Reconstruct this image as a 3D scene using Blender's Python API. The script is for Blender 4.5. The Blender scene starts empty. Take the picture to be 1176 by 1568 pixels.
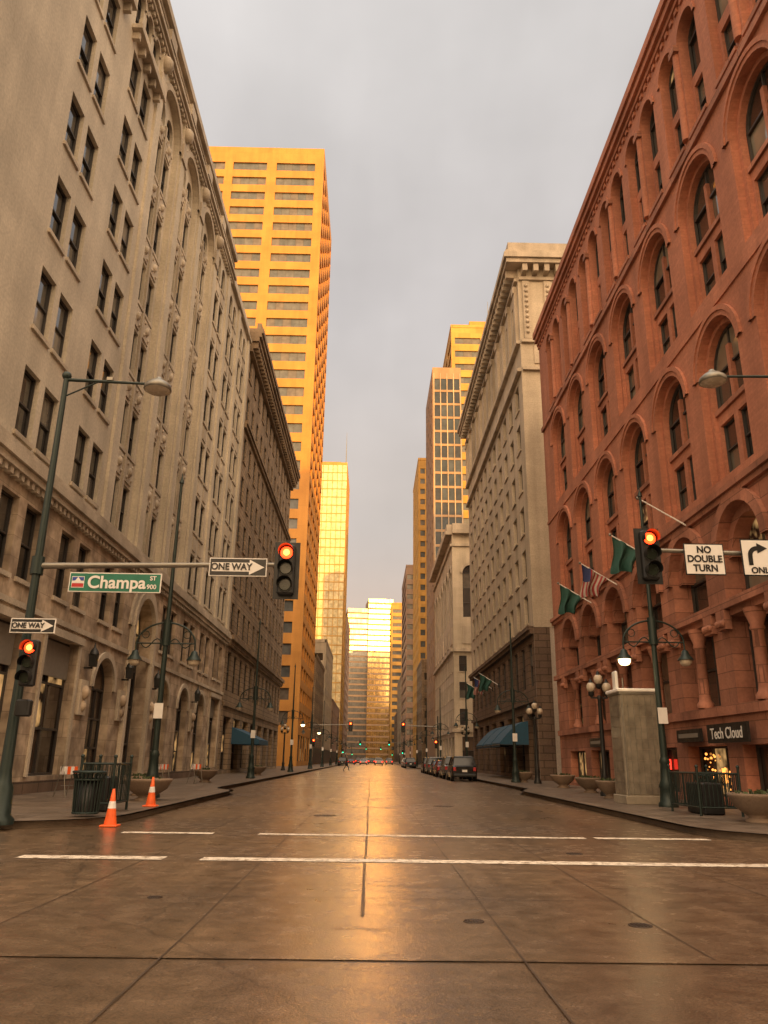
import bpy, math, random
from mathutils import Vector, Matrix
random.seed(7)
S=bpy.context.scene
R=random.uniform
ZV=Vector((0,0,1))
# ------------------------------------------------------------ materials
def newmat(name):
    m=bpy.data.materials.new(name); m.use_nodes=True
    nt=m.node_tree; b=nt.nodes["Principled BSDF"]
    return m,nt,b
def N(nt,t,**k):
    n=nt.nodes.new(t)
    for a,v in k.items(): setattr(n,a,v)
    return n
def mth(nt,op,a,b=None,c=None,clamp=False):
    n=N(nt,'ShaderNodeMath',operation=op); n.use_clamp=clamp
    for i,v in enumerate((a,b,c)):
        if v is None: continue
        if isinstance(v,(int,float)): n.inputs[i].default_value=v
        else: nt.links.new(v,n.inputs[i])
    return n.outputs[0]
def mix(nt,f,a,b,mode='MIX'):
    n=N(nt,'ShaderNodeMixRGB',blend_type=mode)
    for i,v in enumerate((f,a,b)):
        if isinstance(v,(int,float)): n.inputs[i].default_value=v if i==0 else (v,v,v,1)
        elif isinstance(v,tuple): n.inputs[i].default_value=(*v[:3],1)
        else: nt.links.new(v,n.inputs[i])
    return n.outputs[0]
def mapr(nt,v,a,b,c,d):
    n=N(nt,'ShaderNodeMapRange'); nt.links.new(v,n.inputs[0])
    for i,x in enumerate((a,b,c,d)): n.inputs[i+1].default_value=x
    return n.outputs[0]
def noise(nt,vec,scale,det=3,rough=.55):
    n=N(nt,'ShaderNodeTexNoise'); n.inputs['Scale'].default_value=scale
    n.inputs['Detail'].default_value=det; n.inputs['Roughness'].default_value=rough
    nt.links.new(vec,n.inputs['Vector']); return n.outputs['Fac']
def scaled(nt,vec,s):
    n=N(nt,'ShaderNodeVectorMath',operation='MULTIPLY'); nt.links.new(vec,n.inputs[0]); n.inputs[1].default_value=s
    return n.outputs[0]
def stone(name,c1,c2,bw=0,bh=.4,mort=.012,mdark=.6,rough=.82,bump=.25,streak=.3,ns=.35,fine=9,bvar=.12):
    m,nt,b=newmat(name)
    tc=N(nt,'ShaderNodeTexCoord').outputs['Object']
    f1=noise(nt,tc,ns,2); f2=noise(nt,tc,fine,2); f3=noise(nt,scaled(nt,tc,(.9,.9,.07)),1.0,2)
    col=mix(nt,mapr(nt,f1,.35,.65,0,1),c1,c2)
    k=mapr(nt,f3,.3,.7,1-streak,1+streak*.35)
    k2=mapr(nt,f2,.3,.7,.88,1.1)
    kk=mth(nt,'MULTIPLY',k,k2)
    h=f2
    if bw:
        sp=N(nt,'ShaderNodeSeparateXYZ'); nt.links.new(tc,sp.inputs[0])
        cb=N(nt,'ShaderNodeCombineXYZ'); nt.links.new(mth(nt,'ADD',sp.outputs[0],sp.outputs[1]),cb.inputs[0]); nt.links.new(sp.outputs[2],cb.inputs[1])
        br=N(nt,'ShaderNodeTexBrick'); nt.links.new(cb.outputs[0],br.inputs['Vector'])
        br.inputs['Scale'].default_value=1; br.inputs['Brick Width'].default_value=bw; br.inputs['Row Height'].default_value=bh
        br.inputs['Mortar Size'].default_value=mort; br.inputs['Mortar Smooth'].default_value=.2
        br.inputs['Color1'].default_value=(1-bvar,1-bvar,1-bvar,1); br.inputs['Color2'].default_value=(1+bvar*.6,1+bvar*.6,1+bvar*.6,1)
        br.inputs['Mortar'].default_value=(mdark,mdark,mdark,1)
        col=mix(nt,1,col,br.outputs['Color'],'MULTIPLY')
        h=mth(nt,'SUBTRACT',mth(nt,'MULTIPLY',f2,.35),br.outputs['Fac'])
    cc=N(nt,'ShaderNodeCombineXYZ')
    for i in range(3): nt.links.new(kk,cc.inputs[i])
    col=mix(nt,1,col,cc.outputs[0],'MULTIPLY')
    nt.links.new(col,b.inputs['Base Color'])
    b.inputs['Roughness'].default_value=rough
    bp=N(nt,'ShaderNodeBump'); bp.inputs['Strength'].default_value=bump; bp.inputs['Distance'].default_value=.03
    nt.links.new(h,bp.inputs['Height']); nt.links.new(bp.outputs[0],b.inputs['Normal'])
    return m
def plain(name,c,rough=.5,metal=0,emit=None,es=0,var=.12,scale=6):
    m,nt,b=newmat(name)
    tc=N(nt,'ShaderNodeTexCoord').outputs['Object']
    f=noise(nt,tc,scale,2)
    col=mix(nt,mapr(nt,f,.3,.7,0,1),tuple(x*(1-var) for x in c),tuple(min(1,x*(1+var)) for x in c))
    nt.links.new(col,b.inputs['Base Color'])
    nt.links.new(mapr(nt,f,.3,.7,max(.03,rough-.08),min(1,rough+.08)),b.inputs['Roughness'])
    b.inputs['Metallic'].default_value=metal
    if emit: b.inputs['Emission Color'].default_value=(*emit,1); b.inputs['Emission Strength'].default_value=es
    return m
def glass(name,stops,rough=.06,ior=1.9,metal=0,tilt=.02,lit=0,litc=(1,.55,.2)):
    m,nt,b=newmat(name)
    g=N(nt,'ShaderNodeNewGeometry')
    rp=N(nt,'ShaderNodeValToRGB'); rp.color_ramp.interpolation='CONSTANT'
    el=rp.color_ramp.elements
    while len(el)<len(stops): el.new(.5)
    for e,(p,c) in zip(el,stops): e.position=p; e.color=(*c,1)
    nt.links.new(g.outputs['Random Per Island'],rp.inputs[0])
    tc=N(nt,'ShaderNodeTexCoord').outputs['Object']
    f=noise(nt,tc,.8,2)
    col=mix(nt,.5,rp.outputs[0],mix(nt,1,rp.outputs[0],mapr(nt,f,.3,.7,.4,1.5),'MULTIPLY'))
    nt.links.new(col,b.inputs['Base Color'])
    b.inputs['Roughness'].default_value=rough; b.inputs['IOR'].default_value=ior; b.inputs['Metallic'].default_value=metal
    wn=N(nt,'ShaderNodeTexWhiteNoise',noise_dimensions='1D'); nt.links.new(g.outputs['Random Per Island'],wn.inputs['W'])
    v=N(nt,'ShaderNodeVectorMath',operation='SUBTRACT'); nt.links.new(wn.outputs['Color'],v.inputs[0]); v.inputs[1].default_value=(.5,.5,.5)
    v2=N(nt,'ShaderNodeVectorMath',operation='SCALE'); nt.links.new(v.outputs[0],v2.inputs[0]); v2.inputs['Scale'].default_value=tilt*2
    v3=N(nt,'ShaderNodeVectorMath',operation='ADD'); nt.links.new(v2.outputs[0],v3.inputs[0]); nt.links.new(g.outputs['Normal'],v3.inputs[1])
    v4=N(nt,'ShaderNodeVectorMath',operation='NORMALIZE'); nt.links.new(v3.outputs[0],v4.inputs[0])
    nt.links.new(v4.outputs[0],b.inputs['Normal'])
    if lit>0:
        k=mth(nt,'GREATER_THAN',wn.outputs['Value'],1-lit)
        k=mth(nt,'MULTIPLY',k,mapr(nt,noise(nt,tc,1.6,2),.4,.65,0,.55))
        b.inputs['Emission Color'].default_value=(*litc,1); nt.links.new(k,b.inputs['Emission Strength'])
    return m
M={}
M['grey']=stone('limestone_grey',(.60,.535,.42),(.50,.445,.35),streak=.18,bw=1.3,bh=.65,mort=.006,mdark=.88,bvar=.05)
M['trav']=stone('travertine',(.58,.46,.33),(.31,.235,.165),streak=.3,bw=1.4,bh=.7,mort=.012,mdark=.6,ns=1.4,fine=5,bump=.4,bvar=.22)
M['greytrim']=stone('limestone_trim',(.57,.495,.385),(.40,.34,.26),streak=.3,fine=14,bump=.6)
M['brown']=stone('brown_sandstone',(.32,.235,.155),(.26,.19,.122),bw=1.1,bh=.42,mort=.03,mdark=.45,bump=.7,bvar=.15)
M['browntrim']=stone('brown_trim',(.28,.20,.125),(.19,.135,.085),streak=.3)
M['brick']=stone('red_brick',(.50,.20,.118),(.41,.158,.092),bw=.5,bh=.14,mort=.008,mdark=.85,streak=.25,bvar=.10,bump=.2)
M['sand']=stone('red_sandstone',(.47,.20,.125),(.33,.135,.082),bw=1.5,bh=.55,mort=.016,mdark=.5,streak=.3,bvar=.2,bump=.5,ns=.8)
M['beige']=stone('cream_terracotta',(.54,.455,.34),(.46,.385,.285),bw=1.1,bh=.5,mort=.006,mdark=.85,bvar=.05,streak=.25)
M['plaster']=stone('alley_plaster',(.58,.51,.43),(.50,.44,.37),streak=.2)
M['beigetrim']=stone('cream_trim',(.54,.45,.34),(.41,.34,.255),streak=.35)
M['darkbase']=stone('dark_granite_base',(.18,.12,.08),(.13,.085,.06),bw=1.3,bh=.5,mort=.03,mdark=.4,bump=.7)
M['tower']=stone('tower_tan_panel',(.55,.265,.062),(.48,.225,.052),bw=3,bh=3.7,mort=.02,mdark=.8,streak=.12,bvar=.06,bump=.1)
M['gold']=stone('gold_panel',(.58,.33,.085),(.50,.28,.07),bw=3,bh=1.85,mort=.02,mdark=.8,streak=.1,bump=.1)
M['tan']=stone('tan_pier',(.38,.25,.15),(.32,.21,.13),streak=.15)
M['pink']=stone('pink_concrete',(.38,.26,.19),(.32,.22,.165),streak=.15)
M['roof']=stone('roof_gravel',(.12,.11,.10),(.08,.075,.07),streak=0)
wst=[(0,(.012,.012,.012)),(.4,(.035,.033,.03)),(.66,(.10,.09,.075)),(.82,(.24,.215,.18)),(.93,(.05,.05,.05))]
M['win']=glass('window_glass',wst,lit=.03,ior=2.1)
M['winr']=glass('window_glass_brick',[(0,(.025,.022,.018)),(.4,(.06,.052,.04)),(.65,(.13,.115,.085)),(.85,(.24,.21,.155))],lit=.05,ior=2.0)
M['shop']=glass('shop_glass',[(0,(.02,.015,.012)),(.5,(.05,.035,.025)),(.8,(.09,.06,.04))],lit=.35)
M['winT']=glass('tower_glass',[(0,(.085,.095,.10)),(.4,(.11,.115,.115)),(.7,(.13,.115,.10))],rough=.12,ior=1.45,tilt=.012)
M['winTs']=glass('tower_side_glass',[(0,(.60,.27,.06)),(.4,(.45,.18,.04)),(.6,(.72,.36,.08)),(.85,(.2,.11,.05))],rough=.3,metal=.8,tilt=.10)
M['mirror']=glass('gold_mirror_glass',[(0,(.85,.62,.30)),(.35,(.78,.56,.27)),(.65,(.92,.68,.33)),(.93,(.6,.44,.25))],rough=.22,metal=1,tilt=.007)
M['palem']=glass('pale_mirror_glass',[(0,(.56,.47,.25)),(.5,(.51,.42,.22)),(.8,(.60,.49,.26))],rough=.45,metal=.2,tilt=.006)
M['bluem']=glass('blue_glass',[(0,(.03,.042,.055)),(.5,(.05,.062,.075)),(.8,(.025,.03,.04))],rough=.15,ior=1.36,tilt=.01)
M['bandglass']=glass('banded_grey_glass',[(0,(.22,.22,.21)),(.5,(.18,.185,.18)),(.8,(.26,.25,.23))],rough=.2,metal=.5,tilt=.006)
M['frame']=plain('window_frame',(.05,.045,.04),.5)
M['framel']=plain('window_frame_light',(.22,.2,.17),.6)
M['black']=plain('black_metal',(.015,.016,.016),.45,.2)
M['green']=plain('dark_green_metal',(.018,.032,.028),.45,.3)
M['gal']=plain('galvanised_steel',(.25,.235,.20),.45,.7)
M['white']=plain('white_paint',(.78,.76,.72),.5,var=.05)
M['signw']=plain('sign_white',(.74,.72,.68),.4,var=.03)
M['signk']=plain('sign_black',(.012,.012,.012),.4)
M['signg']=plain('sign_green',(.005,.15,.09),.4)
M['signb']=plain('sign_blue',(.02,.06,.3),.4)
M['red']=plain('red_paint',(.45,.02,.02),.4)
M['orange']=plain('orange_plastic',(.85,.13,.02),.5)
M['kiosk']=stone('kiosk_panel',(.34,.29,.22),(.27,.23,.17),streak=.2)
M['kioskd']=plain('kiosk_display_glass',(.20,.175,.135),.18,var=.3,scale=3)
M['concrete']=stone('planter_concrete',(.28,.20,.14),(.19,.14,.10),streak=.2,fine=20)
M['rubber']=plain('tyre_rubber',(.015,.015,.015),.8)
M['awn']=plain('blue_awning',(.02,.075,.13),.8)
M['foliage']=plain('planter_foliage',(.05,.07,.025),.8,var=.5,scale=12)
def emis(name,c,s): return plain(name,tuple(min(.8,x) for x in c),.4,emit=c,es=s,var=.02)
M['redl']=emis('red_lens_lit',(1,.03,.005),9)
M['redc']=emis('red_lens_core',(1,.16,.02),14)
M['grnl']=emis('green_lens_lit',(.02,1,.45),5)
M['lampl']=emis('lamp_glass_lit',(1,.68,.30),7)
M['tail']=emis('tail_light',(1,.03,.01),4)
M['neon']=emis('neon_red',(1,.04,.02),3)
M['shopglow']=emis('shop_glow',(1,.36,.07),2.2)
M['lensoff']=plain('lens_off',(.02,.03,.02),.25)
M['globe']=plain('globe_glass',(.5,.43,.33),.25)
def roadmat(name,c1,c2,rough0,rough1,ior=1.6,coat=.5):
    m,nt,b=newmat(name)
    tc=N(nt,'ShaderNodeTexCoord').outputs['Object']
    f1=noise(nt,tc,.3,4,.6); f2=noise(nt,tc,3.2,4,.65); f3=noise(nt,tc,60,2,.7)
    f4=noise(nt,scaled(nt,tc,(1.5,.07,1)),1.0,3)
    col=mix(nt,mapr(nt,f1,.38,.62,0,1),c1,c2)
    br=N(nt,'ShaderNodeTexBrick'); nt.links.new(tc,br.inputs['Vector']); br.offset=.37
    br.inputs['Scale'].default_value=1; br.inputs['Brick Width'].default_value=3.3; br.inputs['Row Height'].default_value=5.2; br.inputs['Mortar Size'].default_value=.0
    br.inputs['Color1'].default_value=(.82,.82,.82,1); br.inputs['Color2'].default_value=(1.14,1.14,1.14,1)
    k=mth(nt,'MULTIPLY',mapr(nt,f2,.3,.7,.66,1.28),mapr(nt,f3,.3,.7,.45,1.55))
    k=mth(nt,'MULTIPLY',k,mapr(nt,f4,.3,.7,.70,1.22))
    vo=N(nt,'ShaderNodeTexVoronoi',feature='DISTANCE_TO_EDGE'); vo.inputs['Scale'].default_value=.24
    dn=N(nt,'ShaderNodeTexNoise'); dn.inputs['Scale'].default_value=1.3; dn.inputs['Detail'].default_value=4; nt.links.new(tc,dn.inputs['Vector'])
    mx=N(nt,'ShaderNodeMixRGB'); mx.inputs[0].default_value=.3; nt.links.new(tc,mx.inputs[1]); nt.links.new(dn.outputs['Color'],mx.inputs[2])
    nt.links.new(mx.outputs[0],vo.inputs['Vector'])
    k=mth(nt,'MULTIPLY',k,mapr(nt,vo.outputs['Distance'],.0,.004,.55,1))
    vs=N(nt,'ShaderNodeTexVoronoi'); vs.inputs['Scale'].default_value=1.1; nt.links.new(tc,vs.inputs['Vector'])
    k=mth(nt,'MULTIPLY',k,mapr(nt,vs.outputs['Distance'],.03,.07,.6,1))
    cc=N(nt,'ShaderNodeCombineXYZ')
    for i in range(3): nt.links.new(k,cc.inputs[i])
    col=mix(nt,1,col,cc.outputs[0],'MULTIPLY')
    nt.links.new(mix(nt,1,col,br.outputs['Color'],'MULTIPLY'),b.inputs['Base Color'])
    rr=mth(nt,'ADD',mth(nt,'MULTIPLY',f1,.5),mth(nt,'MULTIPLY',f2,.5))
    nt.links.new(mapr(nt,rr,.35,.65,rough0,rough1),b.inputs['Roughness'])
    b.inputs['IOR'].default_value=ior
    b.inputs['Coat Weight'].default_value=coat; b.inputs['Coat IOR'].default_value=1.45
    nt.links.new(mapr(nt,rr,.38,.62,.16,.32),b.inputs['Coat Roughness'])
    bp=N(nt,'ShaderNodeBump'); bp.inputs['Strength'].default_value=.55; bp.inputs['Distance'].default_value=.007
    hh=mth(nt,'ADD',mth(nt,'MULTIPLY',f3,1.0),mth(nt,'MULTIPLY',f2,2.0))
    nt.links.new(hh,bp.inputs['Height']); nt.links.new(bp.outputs[0],b.inputs['Normal'])
    bp2=N(nt,'ShaderNodeBump'); bp2.inputs['Strength'].default_value=.25; bp2.inputs['Distance'].default_value=.006
    nt.links.new(hh,bp2.inputs['Height']); nt.links.new(bp2.outputs[0],b.inputs['Coat Normal'])
    return m
M['road']=roadmat('damp_concrete_road',(.175,.110,.058),(.12,.075,.040),.26,.44,1.65,.7)
M['asph']=roadmat('damp_asphalt',(.14,.088,.047),(.10,.063,.035),.28,.46,1.6,.65)
def walkmat():
    m,nt,b=newmat('sidewalk_paving')
    tc=N(nt,'ShaderNodeTexCoord').outputs['Object']
    br=N(nt,'ShaderNodeTexBrick'); nt.links.new(tc,br.inputs['Vector']); br.offset=0
    br.inputs['Scale'].default_value=1; br.inputs['Brick Width'].default_value=1.5; br.inputs['Row Height'].default_value=1.5
    br.inputs['Mortar Size'].default_value=.012
    br.inputs['Color1'].default_value=(.12,.09,.066,1); br.inputs['Color2'].default_value=(.155,.115,.082,1); br.inputs['Mortar'].default_value=(.05,.04,.03,1)
    f=noise(nt,tc,1.2,4,.65); k=mapr(nt,f,.3,.7,.6,1.25)
    cc=N(nt,'ShaderNodeCombineXYZ')
    for i in range(3): nt.links.new(k,cc.inputs[i])
    nt.links.new(mix(nt,1,br.outputs['Color'],cc.outputs[0],'MULTIPLY'),b.inputs['Base Color'])
    nt.links.new(mapr(nt,f,.3,.7,.3,.65),b.inputs['Roughness'])
    bp=N(nt,'ShaderNodeBump'); bp.inputs['Strength'].default_value=.3; bp.inputs['Distance'].default_value=.01
    nt.links.new(noise(nt,tc,30,2),bp.inputs['Height']); nt.links.new(bp.outputs[0],b.inputs['Normal'])
    return m
M['walk']=walkmat()
M['kerb']=stone('kerb_stone',(.25,.185,.13),(.16,.12,.085),streak=0,fine=12)
def paintmat():
    m,nt,b=newmat('worn_road_paint')
    tc=N(nt,'ShaderNodeTexCoord').outputs['Object']
    f=noise(nt,tc,7,5,.75); g=noise(nt,tc,.9,3)
    k=mth(nt,'MULTIPLY',mapr(nt,f,.40,.52,.1,1),mapr(nt,g,.3,.45,.6,1))
    nt.links.new(mix(nt,k,(.2,.135,.08),(.78,.69,.56)),b.inputs['Base Color']); b.inputs['Roughness'].default_value=.55
    return m
M['paint']=paintmat()
M['seam']=plain('tar_seam',(.06,.04,.025),.5,var=.4,scale=3)
M['iron']=plain('cast_iron',(.06,.042,.03),.5,.5)
# ------------------------------------------------------------ builder
class B:
    def __init__(s,name,loc=(0,0,0)):
        s.name=name; s.loc=Vector(loc); s.p={}; s.extra=[]
        s.frame((0,0,0),(1,0,0),(0,-1,0))
    def frame(s,O,U,Nn): s.O=Vector(O); s.U=Vector(U).normalized(); s.N=Vector(Nn).normalized(); return s
    def P(s,a,z,d=0): return s.O+s.U*a+ZV*z-s.N*d
    def f(s,part,mat,pts,n=None,smooth=False):
        V,F,Mt,Sm=s.p.setdefault((part,mat),([],[],0,[]))
        if n is not None and len(pts)>2:
            nn=Vector((0,0,0)); c=pts[0]
            for i in range(1,len(pts)-1): nn+=(pts[i]-c).cross(pts[i+1]-c)
            if nn.dot(n)<0: pts=pts[::-1]
        k=len(V); V.extend(pts); F.append(tuple(range(k,k+len(pts)))); Sm.append(smooth)
    def mesh(s,part,mat,verts,faces,smooth=False):
        V,F,Mt,Sm=s.p.setdefault((part,mat),([],[],0,[]))
        k=len(V); V.extend([Vector(v) for v in verts])
        for fc in faces: F.append(tuple(i+k for i in fc)); Sm.append(smooth)
    def rect(s,part,mat,a0,a1,z0,z1,d=0):
        if a1-a0<1e-4 or z1-z0<1e-4: return
        s.f(part,mat,[s.P(a0,z0,d),s.P(a1,z0,d),s.P(a1,z1,d),s.P(a0,z1,d)],s.N)
    def fbox(s,part,mat,a0,a1,z0,z1,d0,d1):
        P=s.P
        s.f(part,mat,[P(a0,z0,d0),P(a1,z0,d0),P(a1,z1,d0),P(a0,z1,d0)],s.N)
        s.f(part,mat,[P(a0,z0,d0),P(a0,z1,d0),P(a0,z1,d1),P(a0,z0,d1)],-s.U)
        s.f(part,mat,[P(a1,z0,d0),P(a1,z1,d0),P(a1,z1,d1),P(a1,z0,d1)],s.U)
        s.f(part,mat,[P(a0,z1,d0),P(a1,z1,d0),P(a1,z1,d1),P(a0,z1,d1)],ZV)
        s.f(part,mat,[P(a0,z0,d0),P(a1,z0,d0),P(a1,z0,d1),P(a0,z0,d1)],-ZV)
    def box(s,part,mat,c,size,rot=0,taper=1,bev=0):
        c=Vector(c); x,y,z=[v/2 for v in size]; m=Matrix.Rotation(rot,3,'Z')
        if bev>0:
            b=min(bev,x*.9,y*.9,z*.9)
            rings=[(-z,b),(-z+b,0),(z-b,0),(z,b)]
            vs=[]
            for zz,i in rings:
                X=x-i;Y=y-i;t=taper if zz>0 else 1
                for px,py in ((-X+b,-Y),(X-b,-Y),(X,-Y+b),(X,Y-b),(X-b,Y),(-X+b,Y),(-X,Y-b),(-X,-Y+b)):
                    vs.append(c+m@Vector((px*t,py*t,zz)))
            fs=[tuple(range(7,-1,-1)),tuple(range(24,32))]
            for r in range(3):
                for i in range(8): j=(i+1)%8; fs.append((r*8+i,r*8+j,(r+1)*8+j,(r+1)*8+i))
            s.mesh(part,mat,vs,fs); return
        vs=[]
        for zz,t in ((-z,1),(z,taper)):
            for px,py in ((-x,-y),(x,-y),(x,y),(-x,y)): vs.append(c+m@Vector((px*t,py*t,zz)))
        s.mesh(part,mat,vs,[(3,2,1,0),(4,5,6,7),(0,1,5,4),(1,2,6,5),(2,3,7,6),(3,0,4,7)])
    def cyl(s,part,mat,p0,p1,r0,r1=None,n=12,caps=True):
        r1=r0 if r1 is None else r1
        p0=Vector(p0);p1=Vector(p1);ax=(p1-p0).normalized()
        t=Vector((1,0,0)) if abs(ax.x)<.9 else Vector((0,1,0))
        u=ax.cross(t).normalized(); v=ax.cross(u)
        vs=[];
        for p,r in ((p0,r0),(p1,r1)):
            for i in range(n):
                a=2*math.pi*i/n; vs.append(p+u*math.cos(a)*r+v*math.sin(a)*r)
        s.mesh(part,mat,vs,[(i,(i+1)%n,n+(i+1)%n,n+i) for i in range(n)],True)
        if caps: s.mesh(part,mat,vs,[tuple(range(n-1,-1,-1)),tuple(range(n,2*n))])
    def tube(s,part,mat,pts,r,n=8):
        for a,b in zip(pts[:-1],pts[1:]): s.cyl(part,mat,a,b,r,r,n,True)
    def lathe(s,part,mat,c,prof,n=16):
        c=Vector(c); vs=[]
        for r,z in prof:
            for i in range(n):
                a=2*math.pi*i/n; vs.append(c+Vector((math.cos(a)*r,math.sin(a)*r,z)))
        fs=[]
        for k in range(len(prof)-1):
            for i in range(n):
                j=(i+1)%n; fs.append((k*n+i,k*n+j,(k+1)*n+j,(k+1)*n+i))
        s.mesh(part,mat,vs,fs,True)
        s.mesh(part,mat,vs,[tuple(range(n-1,-1,-1)),tuple(range((len(prof)-1)*n,len(prof)*n))])
    def sph(s,part,mat,c,r,sz=1,n=14):
        s.lathe(part,mat,c,[(max(1e-3,r*math.sin(math.pi*k/8)),-r*sz*math.cos(math.pi*k/8)) for k in range(9)],n)
    def cell(s,mw,a0,a1,z0,z1,h,d0=0,d1=.3,arch=False,part='walls',n=14):
        h0,h1,y0,y1=h
        s.rect(part,mw,a0,h0,z0,z1,d0); s.rect(part,mw,h1,a1,z0,z1,d0); s.rect(part,mw,h0,h1,z0,y0,d0)
        P=s.P
        if not arch:
            s.rect(part,mw,h0,h1,y1,z1,d0); top=y1
            s.f(part,mw,[P(h0,y1,d0),P(h1,y1,d0),P(h1,y1,d1),P(h0,y1,d1)],-ZV)
        else:
            r=(h1-h0)/2; c=(h0+h1)/2; top=y1-r
            arc=[(c-r*math.cos(math.pi*i/n),top+r*math.sin(math.pi*i/n)) for i in range(n+1)]
            for (p,q),(p2,q2) in zip(arc[:-1],arc[1:]):
                s.f(part,mw,[P(p,q,d0),P(p2,q2,d0),P(p2,z1,d0),P(p,z1,d0)],s.N)
                mid=P((p+p2)/2,(q+q2)/2,d0)
                s.f(part,mw,[P(p,q,d0),P(p2,q2,d0),P(p2,q2,d1),P(p,q,d1)],P(c,top,d0)-mid)
        s.f(part,mw,[P(h0,y0,d0),P(h0,top,d0),P(h0,top,d1),P(h0,y0,d1)],s.U)
        s.f(part,mw,[P(h1,y0,d0),P(h1,top,d0),P(h1,top,d1),P(h1,y0,d1)],-s.U)
        s.f(part,mw,[P(h0,y0,d0),P(h1,y0,d0),P(h1,y0,d1),P(h0,y0,d1)],ZV)
    def pane(s,h,d,mg='win',mf='frame',arch=False,cols=1,rows=2,fw=.06,n=12):
        h0,h1,y0,y1=h; e=.012
        fb=lambda a,b,c,e2: s.fbox('window_frames',mf,a,b,c,e2,d-.07,d+.01)
        top=y1
        if arch:
            r=(h1-h0)/2; c=(h0+h1)/2; top=y1-r
            arc=[(c-r*math.cos(math.pi*i/n),top+r*math.sin(math.pi*i/n)) for i in range(n+1)]
            s.f('window_glass',mg,[s.P(p,q,d) for p,q in arc],s.N)
            ri=r-fw
            ari=[(c-ri*math.cos(math.pi*i/n),top+ri*math.sin(math.pi*i/n)) for i in range(n+1)]
            for i in range(n):
                s.f('window_frames',mf,[s.P(*arc[i],d-.07),s.P(*arc[i+1],d-.07),s.P(*ari[i+1],d-.07),s.P(*ari[i],d-.07)],s.N)
                s.f('window_frames',mf,[s.P(*ari[i],d-.07),s.P(*ari[i+1],d-.07),s.P(*ari[i+1],d),s.P(*ari[i],d)],-ZV)
            fb(h0,h1,top-fw/2,top+fw/2)
            if cols>1: s.fbox('window_frames',mf,c-fw/2,c+fw/2,top+fw/2,y1-fw,d-.06,d+.01)
            top-=fw/2
        if top-y0<.05: return
        dw=(h1-h0)/cols; dh=(top-y0)/rows
        for i in range(cols):
            for j in range(rows):
                s.rect('window_glass',mg,h0+i*dw+e,h0+(i+1)*dw-e,y0+j*dh+e,y0+(j+1)*dh-e,d+(.03 if j%2==0 else 0))
        fb(h0,h0+fw,y0,top); fb(h1-fw,h1,y0,top)
        s.fbox('window_frames',mf,h0+fw,h1-fw,y0,y0+fw,d-.065,d+.05)
        if not arch: s.fbox('window_frames',mf,h0+fw,h1-fw,y1-fw,y1,d-.065,d+.05)
        for j in range(1,rows): s.fbox('window_frames',mf,h0+fw,h1-fw,y0+j*dh-fw/2,y0+j*dh+fw/2,d-.06,d+.05)
        for i in range(1,cols): s.fbox('window_frames',mf,h0+i*dw-fw/2,h0+i*dw+fw/2,y0+fw,top-(0 if arch else fw),d-.055,d+.05)
    def ring(s,mat,c,zc,r0,r1,d0,d1,n=16,part='arch_mouldings'):
        A=[math.pi*i/n for i in range(n+1)]
        pt=lambda r,a,d: s.P(c-r*math.cos(a),zc+r*math.sin(a),d)
        for a,b in zip(A[:-1],A[1:]):
            s.f(part,mat,[pt(r0,a,d0),pt(r0,b,d0),pt(r1,b,d0),pt(r1,a,d0)],s.N)
            o=pt(r1,(a+b)/2,d0)-pt(0,0,d0)
            s.f(part,mat,[pt(r1,a,d0),pt(r1,b,d0),pt(r1,b,d1),pt(r1,a,d1)],o)
            s.f(part,mat,[pt(r0,a,d0),pt(r0,b,d0),pt(r0,b,d1),pt(r0,a,d1)],-o)
    def grid(s,mw,a0,a1,z0,z1,nc,nr,wf,hf,d=0,dr=.25,mg='win',mf='frame',rows=2,cols=1,sill=None,frames=True,zoff=.5):
        dw=(a1-a0)/nc; dh=(z1-z0)/nr
        for i in range(nc):
            for j in range(nr):
                A=a0+i*dw; Z=z0+j*dh; w=dw*wf; hh=dh*hf
                h=(A+(dw-w)/2,A+(dw+w)/2,Z+(dh-hh)*zoff,Z+(dh-hh)*zoff+hh)
                s.cell(mw,A,A+dw,Z,Z+dh,h,d,d+dr)
                if frames: s.pane(h,d+dr-.05,mg,mf,rows=rows,cols=cols)
                else:
                    e=.02; cw=(h[1]-h[0])/cols
                    for q in range(cols): s.rect('window_glass',mg,h[0]+q*cw+e,h[0]+(q+1)*cw-e,h[2]+e,h[3]-e,d+dr-.05)
                    s.rect('window_frames',mf,h[0],h[1],h[2],h[3],d+dr)
                if sill: s.fbox('sills',sill,h[0]-.1,h[1]+.1,h[2]-.14,h[2]-.003,d-.1,d+.05)
    def text(s,txt,loc,size,mat,name='lettering',align='CENTER',bold=0.0,sx=1):
        c=bpy.data.curves.new(name,'FONT'); c.body=txt; c.size=size; c.align_x=align; c.align_y='CENTER'; c.offset=bold; c.extrude=.004
        c.materials.append(M[mat]); o=bpy.data.objects.new(name,c); o.rotation_euler=(math.pi/2,0,0); o.location=Vector(loc)-s.loc; o.scale=(sx,1,1)
        s.extra.append(o); return o
    def done(s):
        e=bpy.data.objects.new(s.name,None); S.collection.objects.link(e); e.location=s.loc; e.empty_display_size=.5
        for (part,mat),(V,F,_,Sm) in s.p.items():
            me=bpy.data.meshes.new(part); me.from_pydata([tuple(v) for v in V],[],F)
            me.polygons.foreach_set('use_smooth',Sm); me.materials.append(M[mat]); me.update()
            o=bpy.data.objects.new(part,me); S.collection.objects.link(o); o.parent=e; o.location=-s.loc
        for o in s.extra: S.collection.objects.link(o); o.parent=e
        return e
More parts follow.
